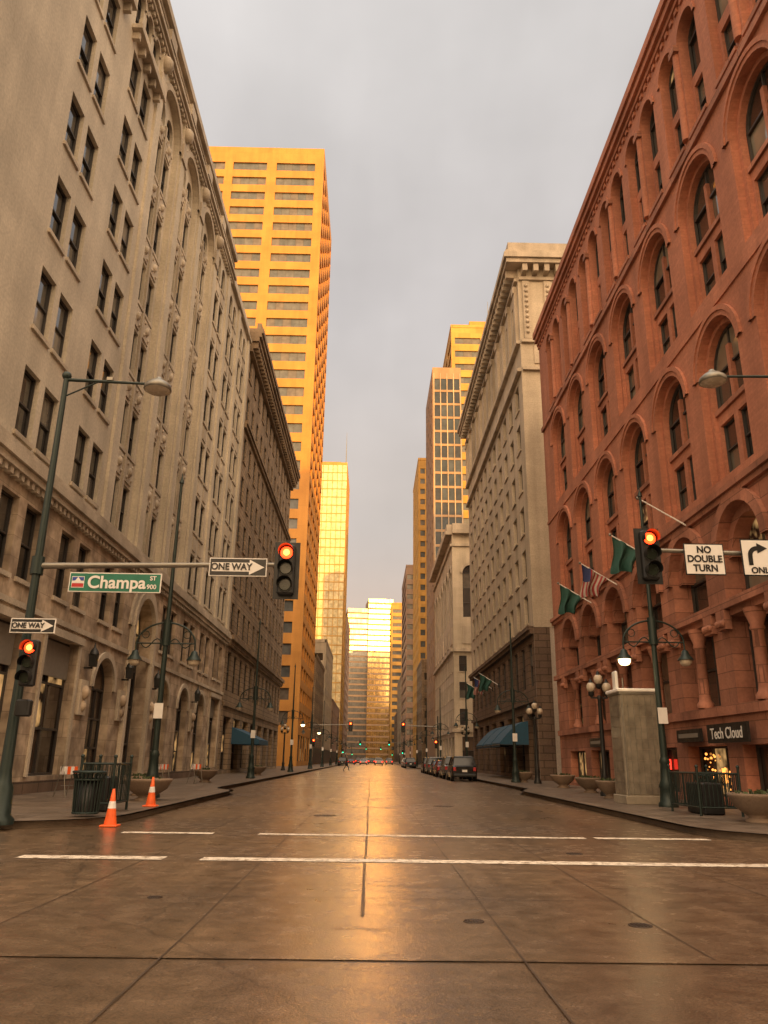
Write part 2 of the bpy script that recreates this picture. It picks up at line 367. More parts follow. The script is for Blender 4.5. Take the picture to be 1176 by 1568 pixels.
def hull(b,x0,x1,y0,y1,z,mw,skip='',zroof=None):
    c=[(x0,y0),(x1,y0),(x1,y1),(x0,y1)]
    for k,(i,j,n) in {'S':(0,1,(0,-1,0)),'E':(1,2,(1,0,0)),'N':(2,3,(0,1,0)),'W':(3,0,(-1,0,0))}.items():
        if k in skip: continue
        p,q=c[i],c[j]
        b.f('walls',mw,[Vector((*p,0)),Vector((*q,0)),Vector((*q,z)),Vector((*p,z))],Vector(n))
    zr=zroof or z-.6
    b.f('roof','roof',[Vector((*p,zr)) for p in c],ZV)
# ------------------------------------------------------------ LEFT limestone building
b=B('limestone_office_building',(-30,40,0))
Y0=18.1; Y1=63.4; FX=-12
hull(b,-52,FX,Y0,Y1,39.6,'grey',skip='ES')
b.frame((FX,Y0,0),(0,1,0),(1,0,0))
BW=5.05; bays=[7.0+BW*i for i in range(8)]; s0=bays[0]-BW/2; s1=bays[-1]+BW/2; L=Y1-Y0
rowsz=[12.9+3.95*k for k in range(6)]
ZB=10.9; ZT=38.2
b.rect('walls','grey',0,s0,ZB,ZT); b.rect('walls','grey',s1,L,ZB,ZT)
b.rect('walls','grey',0,L,ZT,39.6)
edges=[ZB]+[ (rowsz[k]+rowsz[k+1])/2 for k in range(5)]+[34.6]
def pair(bb,c,z0,z1,zc,hh,w,off,d,dr,mw,arch=False,mg='win',a0=None,a1=None,sill='greytrim'):
    a0=c-BW/2 if a0 is None else a0; a1=c+BW/2 if a1 is None else a1
    for (x0,x1,cc) in ((a0,c,c-off),(c,a1,c+off)):
        h=(cc-w/2,cc+w/2,zc-hh/2,zc+hh/2)
        bb.cell(mw,x0,x1,z0,z1,h,d,d+dr,arch)
        bb.pane(h,d+dr-.06,mg,'frame',arch)
        if sill: bb.fbox('sills',sill,h[0]-.1,h[1]+.1,h[2]-.16,h[2]-.004,d-.09,d+.1)
for i,c in enumerate(bays):
    if i in (2,3,4):
        h=(c-1.85,c+1.85,11.3,37.4)
        b.cell('grey',c-BW/2,c+BW/2,ZB,ZT,h,0,.32,True)
        b.ring('greytrim',c,37.4-1.85,1.86,2.2,-.12,.02)
        for k,zc in enumerate(rowsz+[36.0]):
            z0=edges[k] if k<6 else 34.6; z1=edges[k+1] if k<6 else 37.9
            pair(b,c,z0,z1,zc if k<6 else 35.7,2.4 if k<6 else 1.8,1.25,.82,.32,.3,'grey',k==6,a0=c-1.9,a1=c+1.9)
            if k<6:
                for q in (-.8,.8):
                    b.fbox('spandrel_ornament','greytrim',c+q-.5,c+q+.5,z1-.62,z1+.5,.25,.33)
                    b.sph('spandrel_ornament','greytrim',b.P(c+q,z1-.05,.27),.2,1.3,8)
                    for t in (-.34,.34):
                        for u in (-.4,.3): b.sph('spandrel_ornament','greytrim',b.P(c+q+t,z1+u,.26),.1,1,6)
        b.fbox('mullions','greytrim',c-.1,c+.1,11.35,35.5,.2,.33)
    else:
        for k,zc in enumerate(rowsz):
            pair(b,c,edges[k],edges[k+1],zc,2.45,1.25,.84,0,.3,'grey')
            if i>4 :
                for q in (-.82,.82): b.fbox('spandrel_ornament','greytrim',c+q-.45,c+q+.45,edges[k+1]-.5,edges[k+1]+.35,-.06,.02)
        if i<2:
            for q in (-1.35,0,1.35):
                x0=c+q-.675 if q>-1 else c-BW/2; x1=c+q+.675 if q<1 else c+BW/2
                h=(c+q-.45,c+q+.45,35.2,37.5); b.cell('grey',x0,x1,34.6,ZT,h,0,.3,True); b.pane(h,.24,'win','frame',True)
                b.ring('greytrim',c+q,37.05,.46,.62,-.08,.02,10)
            b.fbox('balcony','greytrim',c-2.1,c+2.1,34.5,34.75,-.5,.1); b.fbox('balcony','greytrim',c-2.1,c+2.1,34.76,35.0,-.46,-.3)
            for q in range(5): b.fbox('balcony','greytrim',c-1.9+q*.9,c-1.7+q*.9,34.05,34.49,-.35,.02)
        else: pair(b,c,34.6,ZT,36.2,2.0,1.15,.82,0,.3,'grey',True)
for i in range(9):
    a=s0+BW*i
    if i>=2: b.fbox('pilasters','grey',a-.42,a+.42,11.25,37.9,-.14,.02)
    if 2<=i<=5:
        b.fbox('pilaster_capitals','greytrim',a-.5,a+.5,35.2,36.3,-.24,-.13); b.fbox('carved_cartouche','greytrim',a-.55,a+.55,38.5,39.25,-.5,-.2)
        b.sph('carved_cartouche','greytrim',b.P(a,37.3,-.2),.4,1.3,10)
for z0,z1,d,a0,a1 in ((37.95,38.2,-.3,0,L),(38.21,38.45,-.45,0,L-9.5),(39.3,39.6,-.25,0,L-9.7),(39.61,40.1,-.5,0,L-10),(10.35,10.6,-.3,-.3,L),(10.61,10.95,-.42,-.42,L),(10.96,11.2,-.3,-.3,L),(6.15,6.35,-.1,0,L)):
    b.fbox('cornice','greytrim',a0,a1,z0,z1,d,.05)
for i in range(111):
    a=i*.41; 
    if a<L-.2: b.fbox('dentils','greytrim',a,a+.2,10.12,10.34,-.22,.02)
    if a<L-10: b.fbox('dentils','greytrim',a,a+.2,37.7,37.94,-.22,.02)
b.rect('walls','trav',0,s0,0,ZB); b.rect('walls','trav',s1,L,0,ZB)
for i,c in enumerate(bays):
    A0=c-BW/2; A1=c+BW/2
    if i==3:
        h=(c-1.7,c+1.7,.15,9.3); b.cell('trav',A0,A1,0,ZB,h,0,.8,True); b.pane(h,.7,'shop','frame',True,cols=3,rows=4,fw=.1)
        for rr,dd in ((1.71,-.22),(2.1,-.12)): b.ring('greytrim',c,7.6,rr,rr+.35,dd,.02)
        b.fbox('entrance_trim','greytrim',c-2.1,c-1.72,.1,7.6,-.2,.02); b.fbox('entrance_trim','greytrim',c+1.72,c+2.1,.1,7.6,-.2,.02)
        continue
    pair(b,c,6.2,ZB,8.4,2.6,1.3,.95,0,.35,'trav',mg='win')
    if i in (0,1,7):
        h=(c-1.65,c+1.65,.7,5.7); b.cell('trav',A0,A1,0,6.2,h,0,.5); b.pane(h,.45,'shop','frame',cols=2,rows=3,fw=.09)
        b.fbox('shop_trim','greytrim',c-1.85,c-1.66,.7,5.7,-.08,.02); b.fbox('shop_trim','greytrim',c+1.66,c+1.85,.7,5.7,-.08,.02)
        b.fbox('shop_trim','greytrim',c-1.95,c+1.95,5.71,6.0,-.14,.02)
        b.fbox('shop_panel','framel',c-1.6,c+1.6,4.3,5.6,.3,.42)
    else:
        h=(c-1.35,c+1.35,.5,5.6); b.cell('trav',A0,A1,0,6.2,h,0,.5,True); b.pane(h,.45,'shop','frame',True,cols=3,rows=3,fw=.08)
        b.ring('greytrim',c,5.6-1.35,1.36,1.62,-.1,.02)
b.fbox('plinth','darkbase',0,L,0,.55,-.1,.02)
for a in (s0+BW*2,s0+BW*3,s0+BW*4,s0+BW*6):
    p=b.P(a,0,-.35)
    b.box('wall_lantern','black',p+Vector((0,0,5.2)),(.26,.26,.5),0,1.25); b.lathe('wall_lantern','black',p+Vector((0,0,5.45)),[(.22,0),(.17,.15),(.05,.3),(.02,.5)],8)
    b.cyl('wall_lantern','black',p+Vector((-.35,0,4.9)),p+Vector((0,0,4.9)),.04); 
    b.fbox('carved_panel','greytrim',a-.4,a+.4,3.0,4.4,-.14,.02)
    b.sph('carved_panel','trav',b.P(a,3.9,-.12),.25,1.2,8); b.sph('carved_panel','trav',b.P(a,3.35,-.1),.2,1.2,8)
b.frame((-52,Y0,0),(1,0,0),(0,-1,0))
b.grid('grey',0,38,10.9,38.5,8,7,.3,.58,mg='win'); b.grid('trav',0,40,0,10.9,8,2,.5,.6,mg='shop'); b.rect('walls','grey',38,40,10.9,38.5); b.rect('walls','grey',0,40,38.5,39.6)
b.done()
# ------------------------------------------------------------ LEFT brown building
b=B('brownstone_office_building',(-30,84,0))
Y0,Y1=63.9,103
hull(b,-45,FX,Y0,Y1,38.4,'brown',skip='E')
b.frame((FX,Y0,0),(0,1,0),(1,0,0)); L=Y1-Y0
b.grid('brown',0,L,10.9,30,13,5,.42,.62,mg='win',sill='browntrim')
b.grid('brown',0,L,30,38.4,13,2,.42,.6,mg='win',sill='browntrim')
b.grid('brown',0,L,5.6,10.9,13,1,.5,.6,mg='win')
b.grid('brown',0,L,0,5.6,8,1,.66,.75,mg='shop',dr=.5,cols=2,rows=3,zoff=.3)
for z0,z1,d in ((10.4,10.7,-.3),(10.71,11.1,-.5),(29.8,30.1,-.25),(30.11,30.4,-.4),(5.4,5.7,-.15),(37.5,37.8,-.35),(38.45,38.9,-.9),(38.91,39.3,-1.1),(39.31,39.8,-1.25)):
    b.fbox('cornice','browntrim',-.2 if d<-.6 else 0,L+.2,z0,z1,d,.3 if z0>38 else .05)
for i in range(48): b.fbox('brackets','browntrim',i*.82,i*.82+.35,37.81,38.44,-.8,.02)
for i in range(120): b.fbox('dentils','browntrim',i*.325,i*.325+.16,10.2,10.39,-.25,.02)
b.fbox('parapet','browntrim',-.1,L,39.81,40.4,-1.0,-.6)
b.done()
a=B('navy_awning',(-10.5,72,3.4))
a.f('canvas','awn',[Vector((-9.6,69,2.9)),Vector((-12,69,3.9)),Vector((-12,75,3.9)),Vector((-9.6,75,2.9))],ZV)
a.f('canvas','awn',[Vector((-9.6,69,2.5)),Vector((-9.6,75,2.5)),Vector((-9.6,75,2.9)),Vector((-9.6,69,2.9))],Vector((1,0,0)))
for y in (69,75): a.f('canvas','awn',[Vector((-9.6,y,2.5)),Vector((-12,y,2.5)),Vector((-12,y,3.9)),Vector((-9.6,y,2.9))])
a.done()
# ------------------------------------------------------------ RIGHT brick arcade building
b=B('red_brick_arcade_building',(30,34,0))
Y0,Y1=17.0,50.8; FX=12
hull(b,FX,52,Y0,Y1,31.6,'brick',skip='WS')
b.frame((FX,Y0,0),(0,1,0),(-1,0,0)); L=Y1-Y0; BW2=4.5
bays=[2.6+BW2*i for i in range(7)]; s0=bays[0]-BW2/2; s1=bays[-1]+BW2/2
b.rect('walls','sand',0,s0,0,10.4); b.rect('walls','sand',s1,L,0,10.4); b.rect('walls','brick',0,s0,10.4,31.6); b.rect('walls','brick',s1,L,10.4,31.6)
for i,c in enumerate(bays):
    A0=c-BW2/2;A1=c+BW2/2
    h=(c-1.7,c+1.7,.35,2.05); b.cell('sand',A0,A1,0,3.1,h,0,.6); b.pane(h,.5,'shop','frame',cols=3,rows=1,fw=.08)
    if i in (1,2):
        for k in range(34): b.sph('shop_string_lights','shopglow',b.P(c-1.3+R(0,2.6),.6+R(0,1.2),.44),R(.02,.05),1,6)
        for k in range(3): b.rect('lit_display','shopglow',c-1.2+k*.9,c-.9+k*.9,.8,1.1+.2*(k%2),.46)
    h=(c-1.6,c+1.6,3.35,6.2); b.cell('sand',A0,A1,3.1,6.45,h,0,.8); b.pane(h,.72,'winr','frame',cols=2,rows=2,fw=.09)
    p=b.P(c,0,.15)
    b.lathe('columns','sand',p+Vector((0,0,3.36)),[(.3,0),(.3,.15),(.22,.25),(.2,.4),(.18,2.1),(.24,2.2),(.2,2.3),(.34,2.7),(.36,2.83)],12)
    for q in (-1.72,1.72):
        b.fbox('pier_capitals','sand',c+q-.32,c+q+.32,5.75,6.4,-.22,.02)
        for t in range(4): b.sph('pier_capitals','sand',b.P(c+q-.24+t*.16,5.95,-.24),.1,1.3,6)
    h=(c-1.55,c+1.55,6.8,9.75); b.cell('sand',A0,A1,6.45,10.4,h,0,.9,True); b.pane(h,.8,'winr','frame',True,cols=2,rows=1,fw=.09)
    b.ring('sand',c,8.2,1.56,1.95,-.16,.02); b.ring('sand',c,8.2,1.2,1.545,.25,.9)
    for zb,zt in ((10.7,16.6),(17.6,23.5)):
        z0=10.4 if zb<12 else 17.1; z1=17.1 if zb<12 else 24.0; HW=1.58
        h=(c-HW,c+HW,zb+.15,zt); b.cell('brick',A0,A1,z0,z1,h,0,.62,True)
        b.ring('brick',c,zt-HW,HW+.01,HW+.2,-.06,.02); b.ring('brick',c,zt-HW,HW+.2,HW+.38,-.11,.02)
        for sg in (-1,1): b.fbox('walls','brick',c+sg*(HW-.1)-.1,c+sg*(HW-.1)+.1,zb+.16,zt-HW,.26,.63)
        b.ring('brick',c,zt-HW,HW-.2,HW-.005,.26,.63,part='walls')
        sp=zb+2.55
        for (x0,x1) in ((c-1.38,c),(c,c+1.38)):
            cc=(x0+x1)/2; hh=(cc-.53,cc+.53,zb+.4,zb+2.35)
            b.cell('brick',x0,x1,zb+.1,sp+.2,hh,.42,.66); b.pane(hh,.6,'winr','frame',rows=2,fw=.05)
        b.fbox('sills','sand',c-1.36,c+1.36,zb+.18,zb+.38,.3,.43)
        b.fbox('sills','sand',c-1.36,c+1.36,sp+.21,sp+.4,.33,.6)
        hh=(c-1.37,c+1.37,sp+.4,zt-.2); b.pane(hh,.56,'winr','frame',True,cols=2,rows=1,fw=.08)
        b.fbox('mullions','brick',c-.10,c+.10,sp+.41,zt-.9,.42,.6)
    for q in (-1.05,1.05):
        cc=c+q; x0=A0 if q<0 else c; x1=c if q<0 else A1
        h=(cc-.76,cc+.76,24.7,30.0); b.cell('brick',x0,x1,24.0,30.6,h,0,.5,True)
        b.ring('brick',cc,29.24,.77,.93,-.08,.02,12)
        hh=(cc-.56,cc+.56,25.0,26.9)
        b.cell('brick',cc-.77,cc+.77,24.6,27.4,hh,.32,.55); b.pane(hh,.5,'winr','frame',rows=2,fw=.05)
        b.pane((cc-.75,cc+.75,27.4,29.95),.46,'winr','frame',True,rows=1,fw=.07)
        b.fbox('sills','sand',cc-.8,cc+.8,24.5,24.68,-.08,.3)
    b.cyl('colonnettes','brick',b.P(c,24.7,-.02),b.P(c,29.0,-.02),.17,.15,10); b.fbox('colonnettes','sand',c-.26,c+.26,29.0,29.3,-.22,.02)
b.rect('walls','brick',s0,s1,30.6,31.6)
for z0,z1,d,m in ((10.0,10.2,-.14,'sand'),(10.21,10.42,-.24,'sand'),(3.0,3.3,-.12,'sand'),(6.42,6.7,-.2,'sand'),(17.0,17.2,-.06,'brick'),(23.95,24.25,-.14,'sand'),(30.9,31.15,-.14,'brick'),(31.16,31.5,-.3,'brick'),(31.51,31.95,-.42,'brick')):
    b.fbox('belt_courses',m,-.2,L,z0,z1,d,.05 if z1<31.6 else .4)
for i in range(64): b.fbox('corbels','brick',.1+i*.53,.36+i*.53,30.65,30.89,-.08,.02)
b.fbox('plinth','sand',0,L,0,.3,-.15,.02)
b.frame((12,Y0,0),(1,0,0),(0,-1,0))
b.grid('brick',0,40,10.4,31.6,9,5,.4,.62,mg='winr'); b.grid('sand',0,40,0,10.4,9,2,.5,.6,mg='shop')
b.frame((FX,Y0,0),(0,1,0),(-1,0,0))
for a,w in ((12.6,2.2),(16.2,1.8),(20.5,2.2),(25,2.2)): b.fbox('shop_sign_board','signk',a-w/2,a+w/2,2.2,2.65,-.22,-.12); b.fbox('shop_sign_board','framel',a-w/2+.2,a+w/2-.2,2.35,2.5,-.235,-.221)
b.rect('neon_display','neon',16.2,16.6,1.2,1.6,.4)
b.done()
sb=B('shop_sign',(11.75,26.1,2.4))
sb.box('board','signk',(11.7,26.1,2.42),(.08,3.0,.62))
t=sb.text('Tech Cloud',(11.64,26.1,2.40),.5,'signw',bold=.006); t.rotation_euler=(math.pi/2,0,-math.pi/2)
sb.done()
# ------------------------------------------------------------ RIGHT beige palazzo
b=B('cream_palazzo_building',(30,76,0))
Y0,Y1=57.3,94.0
hull(b,FX,48,Y0,Y1,42,'plaster',skip='W')
b.frame((FX,Y0,0),(0,1,0),(-1,0,0)); L=Y1-Y0
b.grid('beige',.8,L-.8,10.9,32.6,11,6,.5,.63,mg='win',sill='beigetrim',dr=.4); b.rect('walls','beige',0,.8,10.9,41.6); b.rect('walls','beige',L-.8,L,10.9,41.6)
b.rect('walls','beige',.8,L-.8,32.6,35.2); b.grid('beige',.8,L-.8,35.2,41.0,11,1,.45,.66,mg='win'); b.rect('walls','beige',.8,L-.8,41,41.6)
b.grid('darkbase',0,L,5.8,10.9,12,1,.48,.62,mg='win'); b.grid('darkbase',0,L,0,5.8,8,1,.62,.78,mg='shop',dr=.5,cols=2,rows=3,zoff=.3)
for i in range(12):
    a=.8+i*(L-1.6)/11; b.fbox('pilasters','beigetrim',a-.3,a+.3,35.5,40.9,-.28,.02); b.fbox('pilasters','beigetrim',a-.4,a+.4,40.2,40.8,-.38,-.27)
for z0,z1,d in ((32.4,32.7,-.35),(35.0,35.3,-.35),(41.1,41.4,-.3),(42.3,42.7,-1.1),(42.71,43.2,-1.3),(43.21,43.5,-1.15),(43.51,44.4,-.9)):
    b.fbox('cornice','beigetrim',d if d<-.6 else 0,L,z0,z1,d,.6 if z0>42 else .05)
b.rect('walls','beige',0,L,41.4,42.4,-.01)
for i in range(38): b.fbox('modillions','beigetrim',.2+i*.95,.62+i*.95,41.6,42.29,-.95,0)
for z0,z1,d in ((10.5,10.8,-.3),(10.81,11.1,-.45),(5.6,5.9,-.2)): b.fbox('cornice','darkbase',0,L,z0,z1,d,.05)
b.frame((FX,Y0,0),(1,0,0),(0,-1,0))
b.rect('front_return','beige',0,3.2,11,41.4,-.06)
b.rect('front_return','darkbase',0,1.2,0,11,-.05)
for z0,z1,d in [(32.4,32.7,-.35),(35.0,35.3,-.35),(41.1,41.4,-.3)]: b.fbox('cornice','beigetrim',.06,14,z0+.004,z1-.004,d,.05)
for z0,z1,d in ((42.3,42.7,-1.1),(42.71,43.2,-1.3),(43.21,43.5,-1.15),(43.51,44.4,-.9)): b.fbox('cornice','beigetrim',.605,14,z0+.003,z1-.003,d,.6)
for i in range(14): b.fbox('modillions','beigetrim',.3+i*.95,.72+i*.95,41.6,42.29,-.95,0)
b.rect('front_return','beige',0.02,14,41.4,42.4,-.1)
b.rect('front_return','beige',3.2,14,32.7,41.4,-.05)
for a in (4.6,8.2,11.8):
    b.fbox('window_surrounds','beigetrim',a-.75,a+.75,36.0,39.6,-.16,-.05); b.rect('window_glass','win',a-.5,a+.5,36.3,39.3,-.17)
    b.fbox('pilasters','beigetrim',a-1.9,a-1.5,35.4,41,-.2,-.04)
for a in (.35,2.2): b.fbox('pilasters','beigetrim',a,a+.6,35.4,41,-.25,-.05)
for z in range(10): b.sph('pilaster_ornament','beigetrim',Vector((FX+.65,Y0-.27,36+z*.5)),.17,1,6); b.sph('pilaster_ornament','beigetrim',Vector((FX+2.5,Y0-.27,36+z*.5)),.17,1,6)
b.fbox('pilaster_ornament','beigetrim',1.1,1.9,33.1,34.8,-.16,-.05); b.fbox('pilaster_ornament','beigetrim',2.3,3.0,33.1,34.8,-.16,-.05)
b.done()
for yy in (62.5,67.2,71.9):
    a=B('blue_awning',(11,yy,3.2))
    x0,x1=9.7,11.9; y0,y1=yy-2.1,yy+2.1
    n=6; zf=lambda t:2.75+1.6*math.sin(t*math.pi/2)
    for k in range(n):
        t0,t1=k/n,(k+1)/n
        xa=x0+(x1-x0)*t0; xb=x0+(x1-x0)*t1
        a.f('canvas','awn',[Vector((xa,y0,zf(t0))),Vector((xb,y0,zf(t1))),Vector((xb,y1,zf(t1))),Vector((xa,y1,zf(t0)))],ZV)
        for yv,nn in ((y0,-1),(y1,1)): a.f('canvas','awn',[Vector((xa,yv,2.6)),Vector((xb,yv,2.6)),Vector((xb,yv,zf(t1))),Vector((xa,yv,zf(t0)))],Vector((0,nn,0)))
    a.f('canvas','awn',[Vector((x0,y0,2.45)),Vector((x0,y1,2.45)),Vector((x0,y1,2.75)),Vector((x0,y0,2.75))],Vector((-1,0,0)))
    a.tube('frame','black',[(x1,y0,2.6),(x0,y0,2.6),(x0,y1,2.6),(x1,y1,2.6)],.03,6)
    a.done()
# ------------------------------------------------------------ mid right neoclassical
b=B('neoclassical_bank_building',(30,132,0))
Y0,Y1=115,149.5
hull(b,12,45,Y0,Y1,35.4,'plaster',skip='WS')
for (O,U,Nn,L,nb) in (((12,Y0,0),(0,1,0),(-1,0,0),Y1-Y0,7),((12,Y0,0),(1,0,0),(0,-1,0),33,6)):
    b.frame(O,U,Nn); w=L/nb
    for i in range(nb):
        c=w*(i+.5)
        h=(c-w*.22,c+w*.22,22,30); b.cell('beige',c-w/2,c+w/2,17,35.4,h,0,.5,True); b.pane(h,.4,'win','frame',True,cols=2,rows=3,fw=.12)
        b.ring('beigetrim',c,30-w*.22,w*.22+.01,w*.22+.4,-.2,.02)
        b.fbox('panels','beigetrim',c-w*.25,c+w*.25,18,20.6,-.12,.02)
    b.grid('beige',0,L,5.5,17,nb*2,3,.42,.6,mg='win',sill='beigetrim'); b.grid('beige',0,L,0,5.5,nb,1,.6,.7,mg='shop',dr=.5)
    for z0,z1,d in ((5.3,5.7,-.3),(16.8,17.3,-.4),(33,33.4,-.3),(34.9,35.5,-1.0),(35.51,36.5,-.8)): b.fbox('cornice','beigetrim',.02 if U[0] else 0,L,z0+(.003 if U[0] else 0),z1-(.003 if U[0] else 0),d,.05)
b.done()
# ------------------------------------------------------------ towers
def strips(b,mw,a0,a1,z0,z1,nr,piers,hf=.5,mg='winT',pane=1.6,dr=.35,mf='frame'):
    dh=(z1-z0)/nr
    for j in range(nr):
        Z=z0+j*dh; h0=Z+dh*(1-hf)/2; h1=h0+dh*hf
        prev=a0
        for k,(p,q) in enumerate(piers):
            nxt=piers[k+1][0] if k+1<len(piers) else a1
            e0=prev; e1=nxt if k+1==len(piers) else (q+nxt)/2
            b.cell(mw,e0,e1,Z,Z+dh,(p,q,h0,h1),0,dr); prev=e1
            n=max(1,int((q-p)/pane)); w=(q-p)/n
            for i in range(n): b.rect('window_glass',mg,p+i*w+.03,p+(i+1)*w-.03,h0,h1,dr-.04)
            b.rect('window_frames',mf,p,q,h0,h1,dr)
b=B('golden_office_tower',(-30,146,0))
Y0,Y1,H=131,161,123.5
hull(b,-48,-12,Y0,Y1,H,'tower',skip='SE')
b.frame((-48,Y0,0),(1,0,0),(0,-1,0))
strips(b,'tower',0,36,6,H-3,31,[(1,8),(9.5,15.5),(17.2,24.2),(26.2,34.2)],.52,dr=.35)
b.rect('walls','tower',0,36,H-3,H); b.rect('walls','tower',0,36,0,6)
b.frame((-12,Y0,0),(0,1,0),(1,0,0))
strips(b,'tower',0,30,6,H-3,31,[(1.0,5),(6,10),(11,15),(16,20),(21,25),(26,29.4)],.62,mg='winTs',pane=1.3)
b.rect('walls','tower',0,30,H-3,H); b.grid('tower',0,30,0,6,6,1,.7,.7,mg='shop')
b.done()
b=B('pale_glass_tower',(-24,318,0))
hull(b,-46,-12,302,336,120,'gold',skip='SE')
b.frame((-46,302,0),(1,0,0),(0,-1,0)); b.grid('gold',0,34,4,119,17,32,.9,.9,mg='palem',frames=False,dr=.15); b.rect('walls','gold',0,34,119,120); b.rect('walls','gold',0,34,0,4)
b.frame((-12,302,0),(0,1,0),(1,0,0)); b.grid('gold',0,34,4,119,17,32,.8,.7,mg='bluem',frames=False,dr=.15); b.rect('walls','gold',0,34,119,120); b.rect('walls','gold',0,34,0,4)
b.cyl('antenna','gal',(-13,312,119),(-13,312,138),.3,.06,6); b.box('penthouse','tan',(-22,318,121),(14,18,4))
b.done()
b=B('slender_pier_tower',(15,161,0))
hull(b,12,18.2,151,172,83.5,'tan',skip='SW')
b.frame((12,151,0),(1,0,0),(0,-1,0))
b.rect('walls','tan',0,6.2,81,83.5); b.rect('walls','tan',0,6.2,0,5)
b.grid('tan',0.3,6.0,5,81,4,24,.84,.84,mg='bluem',frames=False,dr=.15); b.rect('walls','tan',0,.3,5,81); b.rect('walls','tan',6.0,6.2,5,81)
for i in range(5): b.fbox('piers','beigetrim',.22+i*1.42,.38+i*1.42,5,82,-.12,.02)
b.frame((12,151,0),(0,1,0),(-1,0,0)); b.grid('tan',0,21,5,81,4,22,.3,.5,mg='bluem',frames=False); b.rect('walls','tan',0,21,81,83.5); b.rect('walls','tan',0,21,0,5)
b.done()
def ftower(name,x0,x1,y0,y1,H,mw,mg,nr,hf,wfac,side,pane=1.8,style='strip',zb=5,margin=.8):
    b=B(name,((x0+x1)/2,(y0+y1)/2,0))
    sk='S'+('W' if side=='W' else 'E'); hull(b,x0,x1,y0,y1,H,mw,skip=sk)
    for (O,U,Nn,L) in (((x0,y0,0),(1,0,0),(0,-1,0),x1-x0),(((x0 if side=='W' else x1),y0,0),(0,1,0),(-1 if side=='W' else 1,0,0),y1-y0)):
        b.frame(O,U,Nn)
        if style=='strip':
            k=max(1,int(L/wfac)); w=L/k
            strips(b,mw,0,L,zb,H-2,nr,[(w*i+margin,w*(i+1)-margin) for i in range(k)],hf,mg,pane)
        else:
            b.grid(mw,0,L,zb,H-2,max(2,int(L/wfac)),nr,.55,hf,mg=mg,frames=False,dr=.3)
        b.rect('walls',mw,0,L,H-2,H); b.rect('walls',mw,0,L,0,zb)
        if U[0]: b.fbox('parapet',mw,.45,L,H,H+.8,-.1,.4)
        else: b.fbox('parapet',mw,-.1,L,H,H+.8,-.1,.4)
    return b
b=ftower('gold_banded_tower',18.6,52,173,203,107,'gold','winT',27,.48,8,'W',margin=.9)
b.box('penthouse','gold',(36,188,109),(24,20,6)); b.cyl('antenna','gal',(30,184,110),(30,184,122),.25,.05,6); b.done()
ftower('gold_slab_tower',13.6,40,230,262,93,'gold','winT',25,.5,2.6,'W',style='grid').done()
ftower('pink_banded_building',12,42,280,322,70,'pink','bandglass',17,.5,30,'W',margin=.3).done()
ftower('gold_office_block',10,36,425,460,84,'gold','winT',20,.5,6,'W').done()
ftower('grey_office_block',-44,-12,350,400,64,'pink','bandglass',15,.5,8,'E').done()
b=B('mirror_glass_office_building',(0,566,0))
al=math.radians(5.8); U=Vector((math.cos(al),math.sin(al),0)); Nn=Vector((math.sin(al),-math.cos(al),0))
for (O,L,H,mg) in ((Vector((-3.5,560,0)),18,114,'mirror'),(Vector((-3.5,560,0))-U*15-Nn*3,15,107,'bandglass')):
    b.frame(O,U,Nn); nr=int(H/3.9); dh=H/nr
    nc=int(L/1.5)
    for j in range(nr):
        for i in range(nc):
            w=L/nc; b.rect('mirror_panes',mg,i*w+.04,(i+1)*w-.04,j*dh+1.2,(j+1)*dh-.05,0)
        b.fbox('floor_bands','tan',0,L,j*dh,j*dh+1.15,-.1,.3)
    b.rect('core','black',0,L,0,H,.2)
    for a in (0,L):
        b.f('walls','tan',[b.P(a,0,.2),b.P(a,0,25),b.P(a,H,25),b.P(a,H,.2)],U if a else -U)
    b.f('roof','roof',[b.P(0,H,.2),b.P(L,H,.2),b.P(L,H,25),b.P(0,H,25)],ZV)
b.done()
inf=[(-40,-12,166,196,22,'brown','E'),(-40,-12,200,236,30,'beige','E'),(-40,-12,242,296,18,'pink','E'),(13,45,206,228,26,'brown','W'),(12,44,325,372,34,'beige','W'),(12,44,376,420,22,'brown','W'),
     (-44,-16,405,470,40,'beige','E'),(-60,-22,480,540,34,'brown','E'),(22,70,470,540,40,'beige','W'),(-80,-24,590,640,60,'pink','E'),(24,90,580,640,52,'tan','W')]
for x0,x1,y0,y1,H,mw,sd in inf:
    b=ftower('unseen_blocker_building',x0,x1,y0,y1,H,mw,'bluem' if mw=='pink' else 'win',max(3,int(H/3.8)),.55,3.2,sd,style='grid',zb=4.5)
    b.frame(((x1 if sd=='E' else x0),y0,0),(0,1,0),(1,0,0) if sd=='E' else (-1,0,0)); b.fbox('shop_band','signk',.5,y1-y0-.5,.4,3.6,-.05,.02); b.done()
for x0,x1,y0,y1,H,mw,sd in ((13,135,-150,-62,67,'tan','W'),(13,50,-56,-14,17,'brown','W'),(-60,-13,-60,-14,16,'beige','E'),(-60,-13,-150,-66,24,'pink','E')):  # unseen blocks added behind the camera; the tall one keeps sun off the canyon
    b=B('unseen_blocker_building',((x0+x1)/2,(y0+y1)/2,0)); hull(b,x0,x1,y0,y1,H,mw,skip='N')
    b.frame((x0,y1,0),(1,0,0),(0,1,0)); b.grid(mw,0,x1-x0,0,H,int((x1-x0)/5),int(H/4),.5,.5,mg='win',frames=False)
    b.done()
